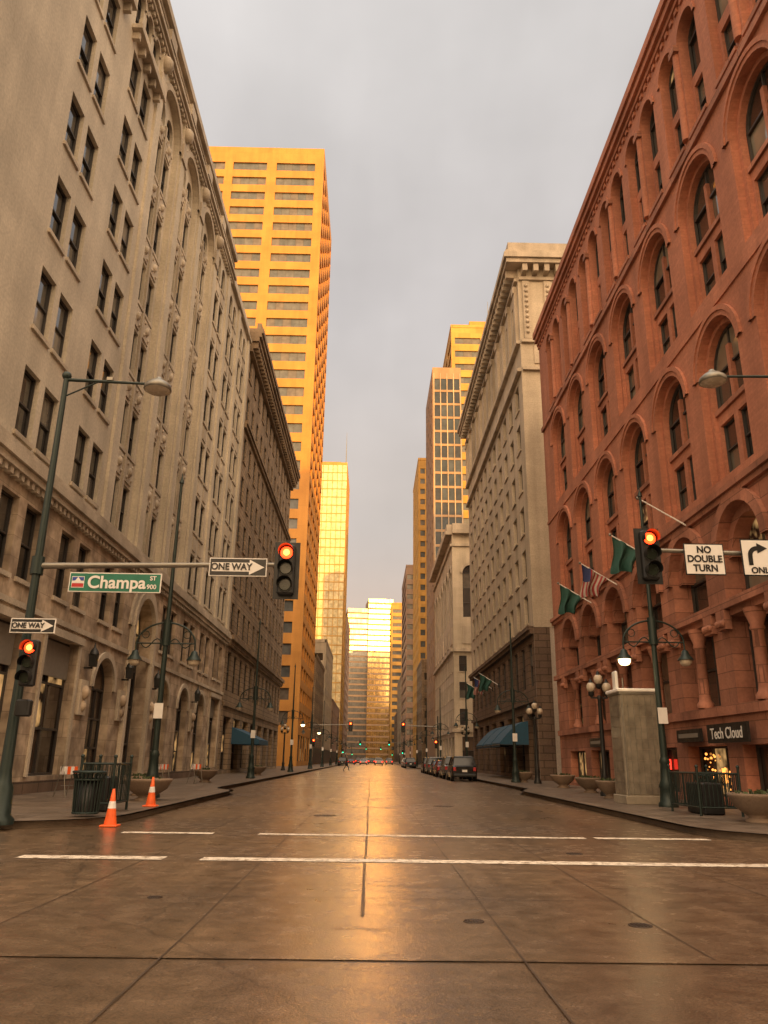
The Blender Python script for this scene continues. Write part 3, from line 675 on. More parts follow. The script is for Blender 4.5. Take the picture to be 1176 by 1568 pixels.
# ------------------------------------------------------------ ground, road, pavements
def single(name,mat,verts,faces):
    me=bpy.data.meshes.new(name); me.from_pydata(verts,[],faces); me.materials.append(M[mat]); o=bpy.data.objects.new(name,me); S.collection.objects.link(o); return o
single('ground','asph',[(-3000,-3000,-.012),(3000,-3000,-.012),(3000,3000,-.012),(-3000,3000,-.012)],[(0,1,2,3)])
single('road','road',[(-12,6.6,-.004),(12,6.6,-.004),(12,640,-.004),(-12,640,-.004)],[(0,1,2,3)])
def walkobj(sgn,xn,xf,ychg,yk,rad):
    P=[(sgn*xf,640),(sgn*xf,ychg+3),(sgn*xf-sgn*.25,ychg+1.8),(sgn*xn+sgn*.2,ychg+.4),(sgn*xn,ychg-.8),(sgn*xn,yk+rad)]
    for i in range(1,9):
        a=math.pi/2*i/8; P.append((sgn*(xn+rad-rad*math.cos(a)),yk+rad-rad*math.sin(a)))
    P.append((sgn*60,yk))
    side=-1 if sgn>0 else 1; H=.14; n=len(P)
    top=[(x,y,H) for x,y in P]
    q=[]
    for i,(x,y) in enumerate(P):
        a=Vector(P[max(0,i-1)]); c=Vector(P[min(n-1,i+1)]); t=(c-a).normalized(); nn=Vector((-t.y,t.x))*side
        q.append((x+nn.x*.16,y+nn.y*.16))
    e=bpy.data.objects.new('pavement',None); S.collection.objects.link(e)
    o=single('kerb_face','kerb',top+[(x,y,-.01) for x,y in P],[(i,i+1,n+i+1,n+i) for i in range(n-1)])
    o2=single('kerb_top','kerb',top+[(x,y,H) for x,y in q],[(i,i+1,n+i+1,n+i) for i in range(n-1)])
    me=single('paving','walk',[(x,y,.14) for x,y in q]+[(sgn*60,640,.14)],[tuple(range(n+1))])
    for c in (o,o2,me): c.parent=e
walkobj(-1,5.7,6.9,34,16.9,2.6); walkobj(1,7.0,7.9,38,15.6,2.6)
b=B('crosswalk_markings')
def line(part,x0,x1,y0,y1,z=.002,jit=.012,mat='paint'):
    n=max(2,int((x1-x0)/.5)) if (x1-x0)>(y1-y0) else max(2,int((y1-y0)/.8))
    hor=(x1-x0)>(y1-y0); A=[];C=[]; wob=0
    for i in range(n+1):
        t=i/n; wob=wob*.85+R(-jit,jit)
        if hor: x=x0+(x1-x0)*t; A.append(Vector((x,y0+wob+R(-jit,jit)*.5,z))); C.append(Vector((x,y1+wob+R(-jit,jit)*.5,z)))
        else: y=y0+(y1-y0)*t; A.append(Vector((x0+wob+R(-jit,jit)*.3,y,z))); C.append(Vector((x1+wob+R(-jit,jit)*.3,y,z)))
    b.mesh(part,mat,A+C,[(i,i+1,n+2+i,n+1+i) if hor else (i+1,i,n+1+i,n+2+i) for i in range(n)])
line('stop_line',-5.2,-3.05,12.35,12.72); line('stop_line',-2.5,6.1,12.35,12.72); line('stop_line',6.15,12,12.3,12.66); line('stop_line',-8,-5.3,11.8,12.2)
line('crossing_line',-4.9,-3.1,16.4,16.7); line('crossing_line',-2.2,4.3,16.4,16.7); line('crossing_line',4.5,6.8,16.4,16.7)
for yy in (101,105,112,215,219): line('far_crossing',-6.5,7.5,yy,yy+.35)
b.done()
b=B('road_joints')
for x,w in ((-.05,.02),(-1.57,.007),(1.2,.007),(2.7,.007),(-3.3,.006),(4.6,.006)): line('seams',x-w,x+w,(3.2 if abs(x)<2 else 6.7) if abs(x)>.1 else 8.3,320,z=.0005,jit=.008,mat='seam')
for y in (9.3,19.5,24,31,38,46,55,66,80,95): line('seams',-5.4,6.9,y,y+.010,z=.0012,jit=.01,mat='seam')
for x0,x1,y in ((-1.5,1.1,10.2),(-.3,.2,7.7),(.1,.35,8.9),(-.35,-.1,5.2),(-.05,.4,4.6),(-2.5,-1.6,6.62),(.4,1.3,6.6)): line('seams',x0,x1,y,y+.010,z=.0016,mat='seam')
b.done()
def manhole(x,y,r):
    b=B('manhole_cover',(x,y,0)); b.lathe('rim','iron',(x,y,-.008),[(r,0),(r,.012),(r*.9,.013),(r*.88,.010),(.02,.010)],24)
    for i in range(-2,3): b.box('ribs','iron',(x+i*r*.3,y,.004),(r*.1,r*1.2,.006))
    b.done()
for p in ((1.0,8.1,.10),(2.55,8.0,.11),(-2.3,9.2,.08),(3.4,13.8,.14),(-1.2,22,.3),(2.4,27,.35)): manhole(*p)
# ------------------------------------------------------------ street furniture
def head(b,c,lit=0,s=1.0,plate=True):
    c=Vector(c); w=.36*s;h=1.12*s;d=.22*s
    b.box('housing','black',c,(w,d,h),bev=.04*s)
    if plate: b.box('backplate','black',c+Vector((0,.06*s,0)),(w+.2*s,.02,h+.16*s))
    for k,z in enumerate((.36,0,-.36)):
        p=c+Vector((0,-d/2,z*s))
        m='redl' if (k==0 and lit==0) else ('grnl' if k==2 and lit==2 else 'lensoff')
        b.cyl('lens','black',p,p+Vector((0,-.02,0)),.155*s,.155*s,20)
        b.cyl('lens_lit' if m!='lensoff' else 'lens',m,p+Vector((0,-.02,0)),p+Vector((0,-.045,0)),.135*s,.12*s,20)
        if m=='redl': b.cyl('lens_core','redc',p+Vector((0,-.046,0)),p+Vector((0,-.05,0)),.07*s,.05*s,16)
        n=12;vs=[]
        for yy,rr in ((0,.16),(-.24,.165)):
            for i in range(n+1):
                a=math.radians(-25+230*i/n); vs.append(p+Vector((math.cos(a)*rr*s,yy*s,math.sin(a)*rr*s)))
        b.mesh('visor','black',vs,[(i,i+1,n+2+i,n+1+i) for i in range(n)],True)
def cobra(b,q):
    q=Vector(q)
    b.lathe('luminaire','gal',q+Vector((0,0,-.17)),[(.30,0),(.33,.02),(.31,.12),(.2,.22),(.1,.27),(.06,.34)],20)
    b.lathe('luminaire_lens','globe',q+Vector((0,0,-.24)),[(.05,0),(.2,.01),(.28,.06),(.3,.072)],20)
def mast(x,y,sgn,H,zarm,arm,heads,lumx,r=.10,name='traffic_signal_mast'):
    b=B(name,(x,y,.14))
    b.lathe('pole','green',(x,y,.1),[(.3,0),(.3,.1),(.22,.18),(.2,.7),(.15,.8),(r+.02,1.0),(r,3),(r*.85,zarm),(r*.6,H)],16)
    b.cyl('mast_arm','gal',(x,y,zarm),(x+sgn*arm,y-.02,zarm+.12),.075,.045,12); b.cyl('collar','green',(x,y,zarm-.2),(x,y,zarm+.2),.14,.14,14)
    if lumx: 
        b.cyl('luminaire_arm','green',(x,y,H-.05),(x+sgn*lumx,y,H-.12),.045,.03,10); b.cyl('luminaire_arm','green',(x,y,H-.5),(x+sgn*lumx*.4,y,H-.1),.02,.02,8)
        b.sph('finial','green',(x,y,H+.05),.11); cobra(b,(x+sgn*(lumx+.3),y,H-.12)); b.box('photocell','gal',(x+sgn*lumx*.55,y,H-.02),(.14,.1,.08))
    for (hx,hz,lit) in heads:
        b.box('bracket','black',(hx,y-.02,hz+.62),(.06,.06,.2)); head(b,(hx,y-.17,hz),lit)
    return b
b=mast(-7.45,16.7,1,10.05,5.42,5.75,[(-1.93,5.38,0)],1.9)
head(b,(-7.12,16.3,3.25),0,.85,False); b.cyl('bracket','black',(-7.45,16.7,3.3),(-7.12,16.35,3.3),.03)
b.box('pedestrian_signal','black',(-7.15,16.4,2.35),(.3,.2,.34),bev=.03)
b.done()
def sign(name,cx,cy,cz,w,h,mat='signw',border='signk'):
    b=B(name,(cx,cy,cz)); b.box('plate',border,(cx,cy,cz),(w,.02,h),bev=.009)
    b.box('face',mat,(cx,cy-.009,cz),(w-.05,.008,h-.05)); b.box('bracket','gal',(cx,cy+.06,cz),(.08,.1,h*.6))
    return b
b=sign('one_way_sign',-2.99,16.52,5.42,1.27,.42,'signk','signw')
AR=[(-.57,-.10),(.25,-.10),(.25,-.17),(.58,0),(.25,.17),(.25,.10),(-.57,.10)]
b.f('arrow','signw',[Vector((-2.99+x,16.50,5.42+z)) for x,z in AR],Vector((0,-1,0)))
b.text('ONE WAY',(-3.13,16.488,5.42),.205,'signk',bold=.006,sx=.93); b.done()
b=sign('one_way_sign',-7.15,16.25,4.02,.95,.32,'signk','signw')
b.f('arrow','signw',[Vector((-7.15+x*.75,16.23,4.02+z*.75)) for x,z in AR],Vector((0,-1,0))); b.text('ONE WAY',(-7.24,16.218,4.02),.155,'signk',bold=.004,sx=.93); b.done()
b=sign('street_name_sign',-5.62,16.48,5.02,2.0,.44,'signg','signw')
b.text('Champa',(-5.58,16.455,5.01),.38,'signw',bold=.008); b.text('ST',(-4.80,16.455,5.12),.13,'signw',bold=.003); b.text('900',(-4.82,16.455,4.93),.14,'signw',bold=.002)
b.box('city_logo','signw',(-6.42,16.462,5.02),(.27,.004,.25)); b.box('city_logo_red','red',(-6.42,16.458,4.95),(.25,.004,.08)); b.box('city_logo_blue','signb',(-6.42,16.458,5.09),(.25,.004,.08))
b.f('city_logo_peak','signw',[Vector((-6.52,16.454,5.0)),Vector((-6.32,16.454,5.0)),Vector((-6.42,16.454,5.13))],Vector((0,-1,0))); b.done()
b=mast(11.6,16.7,-1,10.55,5.9,5.5,[(6.12,5.85,0)],3.15); b.done()
b=sign('no_double_turn_sign',7.35,16.52,5.78,.9,.72)
for k,t in enumerate(('NO','DOUBLE','TURN')): b.text(t,(7.35,16.498,5.99-.21*k),.215,'signk',bold=.006,sx=.95)
b.done()
b=sign('turn_only_sign',8.62,16.52,5.84,.86,.84)
n=8; cx=8.55
outer=[(cx-.22,5.66)]+[(cx+.22*math.cos(math.pi-math.pi/2*i/n),5.88+.22*math.sin(math.pi-math.pi/2*i/n)) for i in range(n+1)]
inner=[(cx-.12,5.66)]+[(cx+.12*math.cos(math.pi-math.pi/2*i/n),5.88+.12*math.sin(math.pi-math.pi/2*i/n)) for i in range(n+1)]
for i in range(n+1): b.f('arrow','signk',[Vector((outer[i][0],16.498,outer[i][1])),Vector((outer[i+1][0],16.498,outer[i+1][1])),Vector((inner[i+1][0],16.498,inner[i+1][1])),Vector((inner[i][0],16.498,inner[i][1]))],Vector((0,-1,0)))
b.f('arrow','signk',[Vector((cx,16.498,5.93)),Vector((cx,16.498,6.17)),Vector((cx+.23,16.498,6.05))],Vector((0,-1,0)))
b.text('ONLY',(8.62,16.498,5.54),.19,'signk',bold=.005); b.done()
def lantern_pole(x,y,H,lit=(0,0),za=5.9):
    b=B('street_lamp',(x,y,.14)); g='green'
    b.lathe('base',g,(x,y,.12),[(.30,0),(.30,.12),(.25,.18),(.22,.55),(.25,.62),(.18,.8),(.14,1.3),(.17,1.36),(.12,1.5)],14)
    b.cyl('pole',g,(x,y,1.5),(x,y,H),.11,.045,12); b.lathe('finial',g,(x,y,H),[(.09,0),(.07,.1),(.03,.2),(.01,.4)],10)
    b.cyl('collar',g,(x,y,za-.8),(x,y,za+.1),.14,.14,12)
    for sg,l in ((-1,lit[0]),(1,lit[1])):
        pts=[Vector((x+sg*1.02*math.sin(t),y,za-.75+.75*math.cos(t))) for t in [math.pi/2*i/8 for i in range(9)]]
        b.tube('arm',g,pts,.032,8)
        pts=[Vector((x+sg*(.12+.75*i/8),y,za-.72+.16*math.sin(math.pi*2*i/8))) for i in range(9)]; b.tube('scroll',g,pts,.02,6)
        b.tube('scroll',g,[(x+sg*.05,y,za-.72),(x+sg*1.0,y,za-.72)],.025,6)
        for i in range(7):
            a0=2*math.pi*i/7;a1=2*math.pi*(i+1)/7; q=Vector((x+sg*.72,y,za-.42)); b.cyl('scroll',g,q+Vector((.13*math.cos(a0),0,.13*math.sin(a0))),q+Vector((.13*math.cos(a1),0,.13*math.sin(a1))),.015,.015,5)
        c=Vector((x+sg*1.02,y,za-1.3))
        b.cyl('hanger',g,c+Vector((0,0,.3)),c+Vector((0,0,.58)),.03,.03,8)
        b.lathe('lantern_hood',g,c,[(.26,0),(.24,.05),(.14,.17),(.1,.3),(.04,.34)],14)
        b.lathe('lantern_glass','lampl' if l else 'globe',c+Vector((0,0,-.2)),[(.04,0),(.13,.02),(.19,.1),(.2,.2)],14)
        if l:
            Lt=bpy.data.lights.new('bulb','POINT'); Lt.energy=18; Lt.color=(1,.7,.35); Lt.shadow_soft_size=.15
            o=bpy.data.objects.new('bulb',Lt); o.location=c+Vector((0,0,-.45))-b.loc; b.extra.append(o)
    b.box('notice','signw',(x+.02,y-.17,2.9),(.3,.02,.5))
    b.done()
lantern_pole(-7.2,27,11.1); lantern_pole(9.35,25.6,10.4,(1,0),6.0)
for i,y in enumerate((53,79,104,130,157,184,215,250)):
    lantern_pole(-7.8,y,10.2,(0,1) if i in (1,2) else (0,0)); lantern_pole(9.3 if i<2 else 8.9,y-1,10.2)
def globe_lamp(x,y,H=5.0):
    b=B('globe_street_lamp',(x,y,.14)); g='black'
    b.lathe('post',g,(x,y,.12),[(.24,0),(.24,.15),(.18,.25),(.14,.6),(.17,.7),(.10,.9),(.08,H-1.2),(.11,H-1.1),(.07,H-1.0)],12)
    b.box('crossarm',g,(x,y,H-.98),(.7,.07,.07))
    for dx,dz in ((-.33,-.55),(.33,-.55),(0,-.22)):
        b.lathe('gallery',g,(x+dx,y,H+dz-.4),[(.05,0),(.12,.08),(.13,.2)],10); b.sph('globe','globe',(x+dx,y,H+dz),.19,1.15,14); b.lathe('cap',g,(x+dx,y,H+dz+.18),[(.11,0),(.07,.08),(.02,.18)],10)
    b.done()
for p in ((9.55,33),(10.3,50),(9.9,84),(-9.5,88)): globe_lamp(*p)
b=B('advertising_kiosk',(9.15,27.6,.14)); c=Vector((9.15,27.6,0))
b.box('body','kiosk',c+Vector((0,0,2.05)),(1.28,1.28,3.3),bev=.02); b.box('base','kiosk',c+Vector((0,0,.27)),(1.42,1.42,.28),bev=.02); b.box('cap','white',c+Vector((0,0,3.82)),(1.46,1.46,.12),bev=.03)
b.box('cap_neck','gal',c+Vector((0,0,3.72)),(1.36,1.36,.06))
for k in range(9): b.box('display_panels','kioskd',c+Vector((0,-.648,.62+k*.36)),(1.06,.014,.345)); b.box('display_panels','kioskd',c+Vector((-.648,0,.62+k*.36)),(.014,1.06,.345))
for sx in (-1,1): b.box('trim','gal',c+Vector((sx*.585,-.655,2.05)),(.06,.03,3.25))
for k in range(5): b.cyl('panel_rods','gal',c+Vector((-.4+.2*k,-.66,.46)),c+Vector((-.4+.2*k,-.66,3.66)),.008,.008,5)
b.box('cap_ornament','white',c+Vector((-.56,0,4.2)),(.10,.4,.64),bev=.03); b.cyl('cap_ornament','gal',c+Vector((-.3,0,3.88)),c+Vector((-.3,0,4.3)),.03)
b.done()
def planter(x,y,r=.62):
    b=B('planter_bowl',(x,y,.14))
    b.lathe('bowl','concrete',(x,y,.12),[(r*.5,0),(r*.5,.06),(r*.34,.12),(r*.5,.2),(r*.85,.36),(r,.55),(r*1.06,.6),(r*1.06,.66),(r*.92,.66),(r*.9,.58)],22)
    for i in range(60):
        a=R(0,6.28);q=R(0,r*.8); p=Vector((x+math.cos(a)*q,y+math.sin(a)*q,.7)); t=R(0,6.28); h=R(.04,.16)
        b.f('plants','foliage',[p,p+Vector((math.cos(t)*.07,math.sin(t)*.07,h)),p+Vector((-math.sin(t)*.06,math.cos(t)*.06,h*1.2))])
    b.done()
for p in ((-6.9,25.4,.7),(-8.0,28.6),(9.3,19.6,.62),(9.2,31.2,.5),(9.9,36.6),(10.2,43),(9.9,52.5),(-8.9,44),(-8.6,62)): planter(*p)
def bin_(x,y,k=1):
    b=B('litter_bin',(x,y,.14))
    for i in range(22):
        a=2*math.pi*i/22; p=Vector((x+.27*math.cos(a),y+.27*math.sin(a),.2)); q=Vector((x+.30*math.cos(a),y+.30*math.sin(a),.9)); q2=Vector((x+.35*math.cos(a),y+.35*math.sin(a),1.05))
        b.tube('slats','green',[p,q,q2],.016,5)
    b.lathe('liner','black',(x,y,.2),[(.24,0),(.26,.7),(.22,.7)],16)
    for z,r in ((.2,.28),(.9,.31),(1.06,.36)): b.lathe('rings','green',(x,y,z),[(r,0),(r+.02,.02),(r,.05),(r-.03,.03)],18)
    b.done()
bin_(-6.35,18.5); bin_(11.0,26.5)
def railing(x,y,w,l,h=1.25):
    b=B('utility_railing',(x,y,.14))
    b.box('cabinet','black',(x,y,.55),(w*.5,l*.6,.8),bev=.03)
    for sx in (-1,1):
        for sy in (-1,1): b.cyl('posts','green',(x+sx*w/2,y+sy*l/2,.14),(x+sx*w/2,y+sy*l/2,h+.14),.035,.035,8); b.sph('posts','green',(x+sx*w/2,y+sy*l/2,h+.17),.05,1,8)
    for z in (.35,h):
        for sx in (-1,1): b.cyl('rails','green',(x+sx*w/2,y-l/2,z),(x+sx*w/2,y+l/2,z),.022,.022,6)
        for sy in (-1,1): b.cyl('rails','green',(x-w/2,y+sy*l/2,z),(x+w/2,y+sy*l/2,z),.022,.022,6)
    n=int(w/.11)
    for i in range(n):
        for sy in (-1,1): b.cyl('bars','green',(x-w/2+(i+.5)*w/n,y+sy*l/2,.35),(x-w/2+(i+.5)*w/n,y+sy*l/2,h),.013,.013,5)
    n=int(l/.11)
    for i in range(n):
        for sx in (-1,1): b.cyl('bars','green',(x+sx*w/2,y-l/2+(i+.5)*l/n,.35),(x+sx*w/2,y-l/2+(i+.5)*l/n,h),.013,.013,5)
    b.done()
railing(-6.6,20.4,.8,1.3); railing(9.2,22.4,1.1,2.0,1.2)
def cone(x,y,h=.7,z=0):
    b=B('traffic_cone',(x,y,z)); b.box('base','orange',(x,y,z+.02),(.36,.36,.04),bev=.012)
    r=lambda t:.135*(1-t)+.025*t
    b.lathe('body','orange',(x,y,z+.04),[(r(0),0),(r(.45),.45*h)],16); b.lathe('collar','white',(x,y,z+.04),[(r(.45)+.003,.45*h),(r(.65)+.003,.65*h)],16); b.lathe('tip','orange',(x,y,z+.04),[(r(.65),.65*h),(r(1),h),(.012,h)],16); b.done()
cone(-5.55,17.8,.72,.0); cone(-5.95,22.4,.72,.14)
def barricade(x,y,rot=.3):
    b=B('folding_barricade',(x,y,.14)); ux=Vector((math.cos(rot),math.sin(rot),0)); vy=Vector((-math.sin(rot),math.cos(rot),0)); c=Vector((x,y,.14))
    for s in (-1,1):
        for t in (-1,1): b.cyl('legs','gal',c+ux*s*.24+vy*t*.3,c+ux*s*.24+vy*t*.03+Vector((0,0,1.0)),.016,.016,6)
        z=.82; tt=.3*(1-z)+.03
        for k in range(4): b.box('boards','orange' if k%2 else 'white',c+ux*(-.195+.13*k)+vy*s*tt*1.05+Vector((0,0,z)),(.128,.025,.24),rot)
    b.cyl('legs','gal',c+ux*-.24+Vector((0,0,.35)),c+ux*.24+Vector((0,0,.35)),.012,.012,6)
    b.done()
for p in ((-9.9,26.8,1.0),(-9.8,38.5,1.2),(-8.8,41,1.0)): barricade(*p)
M['flagg']=plain('green_flag_cloth',(.015,.065,.05),.8); M['flagr']=plain('flag_red',(.25,.03,.03),.8); M['flagw']=plain('flag_white',(.36,.31,.25),.8); M['flagb']=plain('flag_blue',(.02,.03,.10),.8)
def flag(y,z,kind):
    b=B('flagpole_with_flag',(12,y,z)); p0=Vector((12,y,z)); p1=Vector((10.1,y,z+1.15))
    b.cyl('pole','white',p0,p1,.035,.025,8); b.sph('finial','gal',p1,.07,1,8); b.box('bracket','black',p0+Vector((-.06,0,0)),(.12,.16,.4))
    if kind:
        nx,nz=14,12; Hh=1.6
        for i in range(nx):
            for j in range(nz):
                def q(i,j):
                    s=i/nx;t=j/nz; base=p1+(p0-p1)*(.04+.62*s*(1-.45*t))
                    return base+Vector((.12*math.sin(t*5+s*3)*t,.20*math.sin(s*12+t*1.5)*(.3+t),-t*Hh*(1-.25*s+.06*math.sin(s*9))))
                m='flagg'
                if kind=='us': m='flagb' if (i<5 and j<6) else ('flagr' if i%2 else 'flagw')
                b.f('cloth',m,[q(i,j),q(i+1,j),q(i+1,j+1),q(i,j+1)],None,True)
    b.done()
flag(27.9,10.0,None); flag(31.6,9.6,'g'); flag(36.6,9.6,'us'); flag(41.2,9.6,'g')
for yy in (74,78,84): flag(yy,8.2,'us' if yy==78 else 'g')
for y,x,sg,hx,lit in ((108,-8,1,-2.8,0),(108,9,-1,4.3,0),(222,-8,1,-3,2),(222,9,-1,5,2),(330,-8,1,-2,2),(330,9,-1,4,2)):
    b=mast(x,y,sg,7,5.7,abs(hx-x)+.3,[(hx,5.6,lit)],0); head(b,(x+sg*.3,y-.2,3.4),lit,.9,False); b.done()
# ------------------------------------------------------------ vehicles
M['carblack']=plain('car_paint_black',(.018,.017,.017),.18,.3,var=.05); M['carred']=plain('car_paint_red',(.12,.015,.012),.22,.3,var=.05); M['cargrey']=plain('car_paint_grey',(.16,.15,.14),.22,.5,var=.05); M['carwhite']=plain('car_paint_white',(.6,.58,.54),.22,var=.03)
M['carglass']=plain('car_glass',(.015,.017,.018),.05)
def car(x,y,paint='carblack',suv=True,brake=False):
    b=B('parked_car' if x>5 else 'car',(x,y,0)); rf=1.72 if suv else 1.42; bl=1.05 if suv else .92
    c=Vector((x,y,0))
    secs=[(-2.35,.80,.42,.86,.62,.80,bl-.08),(-2.25,.88,.32,.92,.62,.87,bl),(-1.2,.9,.25,.94,.6,.89,bl+.02),(.6,.9,.25,.94,.6,.89,bl),(1.4,.88,.25,.92,.58,.85,bl-.06),(2.15,.82,.3,.86,.52,.76,bl-.22),(2.35,.7,.4,.74,.5,.64,bl-.36)]
    def ring(s):
        yy,w0,z0,w1,z1,w2,z2=s
        return [c+Vector(v) for v in ((-w0,yy,z0),(-w1,yy,z1),(-w2,yy,z2),(-w2*.85,yy,z2+.03),(w2*.85,yy,z2+.03),(w2,yy,z2),(w1,yy,z1),(w0,yy,z0))]
    vs=[];[vs.extend(ring(s)) for s in secs]; n=8
    fs=[(k*n+i,k*n+(i+1)%n,(k+1)*n+(i+1)%n,(k+1)*n+i) for k in range(len(secs)-1) for i in range(n)]+[tuple(range(n-1,-1,-1)),tuple(range((len(secs)-1)*n,len(secs)*n))]
    b.mesh('body',paint,vs,fs,False)
    cb=[(-2.2,.84),(-1.0,.86),(.2,.86),(1.15,.82)] if suv else [(-1.6,.82),(-.8,.85),(.2,.85),(1.15,.8)]
    ct=[(-1.85,.68),(-1.0,.72),(.0,.72),(.4,.68)] if suv else [(-.95,.62),(-.6,.66),(.0,.66),(.35,.62)]
    vs=[];
    for (ya,wa),(yb,wb) in zip(cb,ct): vs+= [c+Vector(v) for v in ((-wa,ya,bl),(-wb,yb,rf-.06),(wb,yb,rf-.06),(wa,ya,bl))]
    b.mesh('windows','carglass',vs,[(0,1,2,3),(12,15,14,13)]+[(k*4,k*4+4,k*4+5,k*4+1) for k in range(3)]+[(k*4+2,k*4+6,k*4+7,k*4+3) for k in range(3)])
    vs=[]
    for i,(yb,wb) in enumerate(ct): 
        e=-.06 if i==0 else (.06 if i==3 else 0)
        vs+=[c+Vector(v) for v in ((-wb-.02,yb+e,rf-.07),(-wb*.8,yb,rf),(wb*.8,yb,rf),(wb+.02,yb+e,rf-.07))]
    b.mesh('roof',paint,vs,[(k*4+i,k*4+i+1,k*4+5+i,k*4+4+i) for k in range(3) for i in range(3)]+[(0,3,2,1),(12,13,14,15)])
    for (ya,wa),(yb,wb) in zip(cb,ct):
        for s in (-1,1): b.cyl('pillars',paint,c+Vector((s*(wa+.005),ya,bl)),c+Vector((s*(wb+.01),yb,rf-.05)),.04,.035,6)
    for sy in (-1.45,1.4):
        for s in (-1,1):
            p=c+Vector((s*.72,sy,.34)); b.cyl('tyre','rubber',p,p+Vector((s*.22,0,0)),.34,.34,20); b.cyl('rim','gal',p+Vector((s*.22,0,0)),p+Vector((s*.232,0,0)),.2,.2,14)
            b.cyl('wheel_arch','black',c+Vector((s*.915,sy,.38)),c+Vector((s*.935,sy,.38)),.4,.4,20)
    b.box('bumper','black',c+Vector((0,-2.36,.42)),(1.66,.14,.2),bev=.04); b.box('plate','signw',c+Vector((0,-2.38,.72)),(.36,.02,.16))
    for s in (-1,1):
        b.box('tail_light','tail' if brake else 'red',c+Vector((s*.72,-2.34,bl-.22)),(.2,.08,.26),bev=.02)
        b.box('mirror',paint,c+Vector((s*1.0,.75,bl+.08)),(.18,.12,.14),bev=.03)
    if suv: 
        for s in (-1,1): b.cyl('roof_rails','black',c+Vector((s*.6,-1.6,rf+.03)),c+Vector((s*.6,.1,rf+.03)),.02,.02,6)
    b.done()
car(6.75,60.5,'carblack',True); car(6.75,67,'cargrey',True); car(6.7,73.5,'carred',False); car(6.8,80,'carblack',False); car(6.8,86.5,'cargrey',True); car(6.8,93,'carblack')
for x,y,p,s,k in ((-1.8,200,'carwhite',False,True),(1.9,192,'carwhite',True,True),(-5,205,'carred',False,True),(4.8,212,'cargrey',True,True),(.2,228,'carblack',True,True),(-3.6,236,'carred',True,True),(3,250,'cargrey',False,True),(-1.5,262,'carwhite',True,True),(1.2,285,'carblack',True,True),(-4.5,290,'cargrey',False,True),(-5.9,170,'carblack',True,False),(6.8,140,'carblack',True,False),(6.8,147,'cargrey',False,False),(6.8,154,'carwhite',True,False),(-5.9,176,'cargrey',False,False)):
    car(x,y,p,s,k)
def person(x,y,rot,top,leg,z=0):
    e=bpy.data.objects.new('pedestrian',None); S.collection.objects.link(e); e.location=(x,y,z); e.rotation_euler=(0,0,rot)
    def skin(name,vs,ed,rad,mat,root=0):
        me=bpy.data.meshes.new(name); me.from_pydata(vs,ed,[]); o=bpy.data.objects.new(name,me); S.collection.objects.link(o); o.parent=e; me.materials.append(mat)
        md=o.modifiers.new('s','SKIN'); md.use_smooth_shade=True
        for i,r in enumerate(rad): me.skin_vertices[0].data[i].radius=(r,r)
        me.skin_vertices[0].data[root].use_root=True
        o.modifiers.new('u','SUBSURF').levels=1; o.modifiers['u'].render_levels=1
    skin('body',[(0,0,.95),(0,0,1.2),(0,0,1.42),(0,0,1.5),(-.19,0,1.42),(-.24,.12,1.14),(-.22,.3,.95),(.19,0,1.42),(.24,-.1,1.14),(.22,-.14,.88),(-.09,0,.9),(-.1,-.14,.5),(-.1,-.36,.1),(.09,0,.9),(.1,.2,.5),(.1,.3,.08)],
         [(0,1),(1,2),(2,3),(2,4),(4,5),(5,6),(2,7),(7,8),(8,9),(0,10),(10,11),(11,12),(0,13),(13,14),(14,15)],[.15,.14,.15,.055,.07,.05,.035,.07,.05,.035,.1,.07,.045,.1,.07,.045],top)
    skin('head',[(0,0,1.5),(0,.01,1.62),(0,0,1.72)],[(0,1),(1,2)],[.055,.09,.06],M['skin'])
    skin('shoes',[(-.1,-.38,.05),(-.1,-.2,.04),(.1,.28,.05),(.1,.46,.05)],[(0,1),(2,3)],[.05,.04,.05,.04],leg)
M['skin']=plain('skin',(.4,.24,.16),.6); M['coat']=plain('dark_coat',(.03,.03,.035),.8)
person(-2.9,97,math.radians(-80),M['coat'],M['black'])
# ------------------------------------------------------------ world and sun
AZ=math.radians(12); EL=math.radians(4.5)
sd=Vector((math.sin(AZ)*math.cos(EL),-math.cos(AZ)*math.cos(EL),math.sin(EL)))
L=bpy.data.lights.new('sun','SUN'); L.energy=4.6; L.angle=math.radians(.6); L.color=(1,.48,.09)
o=bpy.data.objects.new('sun',L); S.collection.objects.link(o); o.rotation_euler=(-sd).to_track_quat('-Z','Y').to_euler()
w=bpy.data.worlds.new('World'); S.world=w; w.use_nodes=True; nt=w.node_tree; nt.nodes.clear()
out=N(nt,'ShaderNodeOutputWorld')
sky=N(nt,'ShaderNodeTexSky',sky_type='NISHITA'); sky.sun_disc=False; sky.sun_elevation=EL; sky.sun_rotation=math.radians(168); sky.dust_density=4
bg1=N(nt,'ShaderNodeBackground'); nt.links.new(sky.outputs[0],bg1.inputs[0]); bg1.inputs[1].default_value=.06
tc=N(nt,'ShaderNodeTexCoord').outputs['Generated']
sp=N(nt,'ShaderNodeSeparateXYZ'); nt.links.new(tc,sp.inputs[0])
rp=N(nt,'ShaderNodeValToRGB'); nt.links.new(sp.outputs[2],rp.inputs[0]); rp.color_ramp.interpolation='EASE'; el=rp.color_ramp.elements
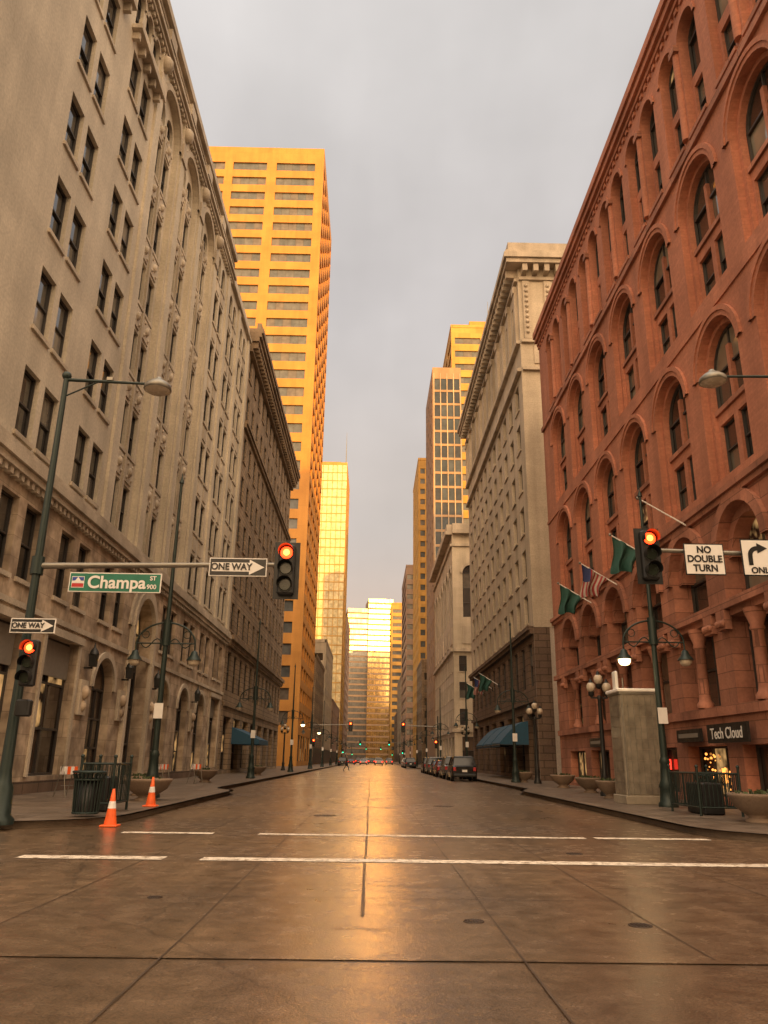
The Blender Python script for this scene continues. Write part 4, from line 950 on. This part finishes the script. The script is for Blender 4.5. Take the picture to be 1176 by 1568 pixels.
stops=[(0,(.78,.50,.31)),(.12,(.70,.53,.42)),(.3,(.66,.585,.535)),(.55,(.72,.67,.65)),(.78,(.86,.815,.79)),(.9,(1.75,1.58,1.38)),(1,(3.1,2.7,2.25))]
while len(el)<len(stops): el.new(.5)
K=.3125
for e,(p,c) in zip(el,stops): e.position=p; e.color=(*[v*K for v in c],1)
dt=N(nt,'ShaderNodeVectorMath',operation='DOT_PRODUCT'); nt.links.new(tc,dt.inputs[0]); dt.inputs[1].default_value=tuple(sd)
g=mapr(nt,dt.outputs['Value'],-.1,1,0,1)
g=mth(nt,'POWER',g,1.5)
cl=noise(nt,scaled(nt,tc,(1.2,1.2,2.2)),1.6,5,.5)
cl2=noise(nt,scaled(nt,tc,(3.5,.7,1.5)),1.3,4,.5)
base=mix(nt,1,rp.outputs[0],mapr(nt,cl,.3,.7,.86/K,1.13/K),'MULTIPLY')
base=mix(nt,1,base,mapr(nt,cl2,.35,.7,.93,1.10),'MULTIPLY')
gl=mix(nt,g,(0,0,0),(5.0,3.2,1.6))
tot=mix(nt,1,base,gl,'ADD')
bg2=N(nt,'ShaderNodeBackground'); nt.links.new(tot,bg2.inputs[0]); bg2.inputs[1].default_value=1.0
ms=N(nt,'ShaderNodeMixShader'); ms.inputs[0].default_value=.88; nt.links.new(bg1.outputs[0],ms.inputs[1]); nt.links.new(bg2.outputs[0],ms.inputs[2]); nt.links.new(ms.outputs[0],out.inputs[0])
# ------------------------------------------------------------ camera
cam=bpy.data.cameras.new('camera'); cam.sensor_fit='VERTICAL'; cam.sensor_height=36; cam.lens=27.05; cam.clip_end=5000; cam.clip_start=.05
co=bpy.data.objects.new('camera',cam); S.collection.objects.link(co); S.camera=co
co.matrix_world=Matrix.Translation((0,0,1.45))@Matrix.Rotation(math.radians(-.69),4,'Z')@Matrix.Rotation(math.radians(90+17.8),4,'X')@Matrix.Rotation(math.radians(.8),4,'Z')
S.view_settings.view_transform='Standard'; S.view_settings.look='None'; S.view_settings.exposure=0
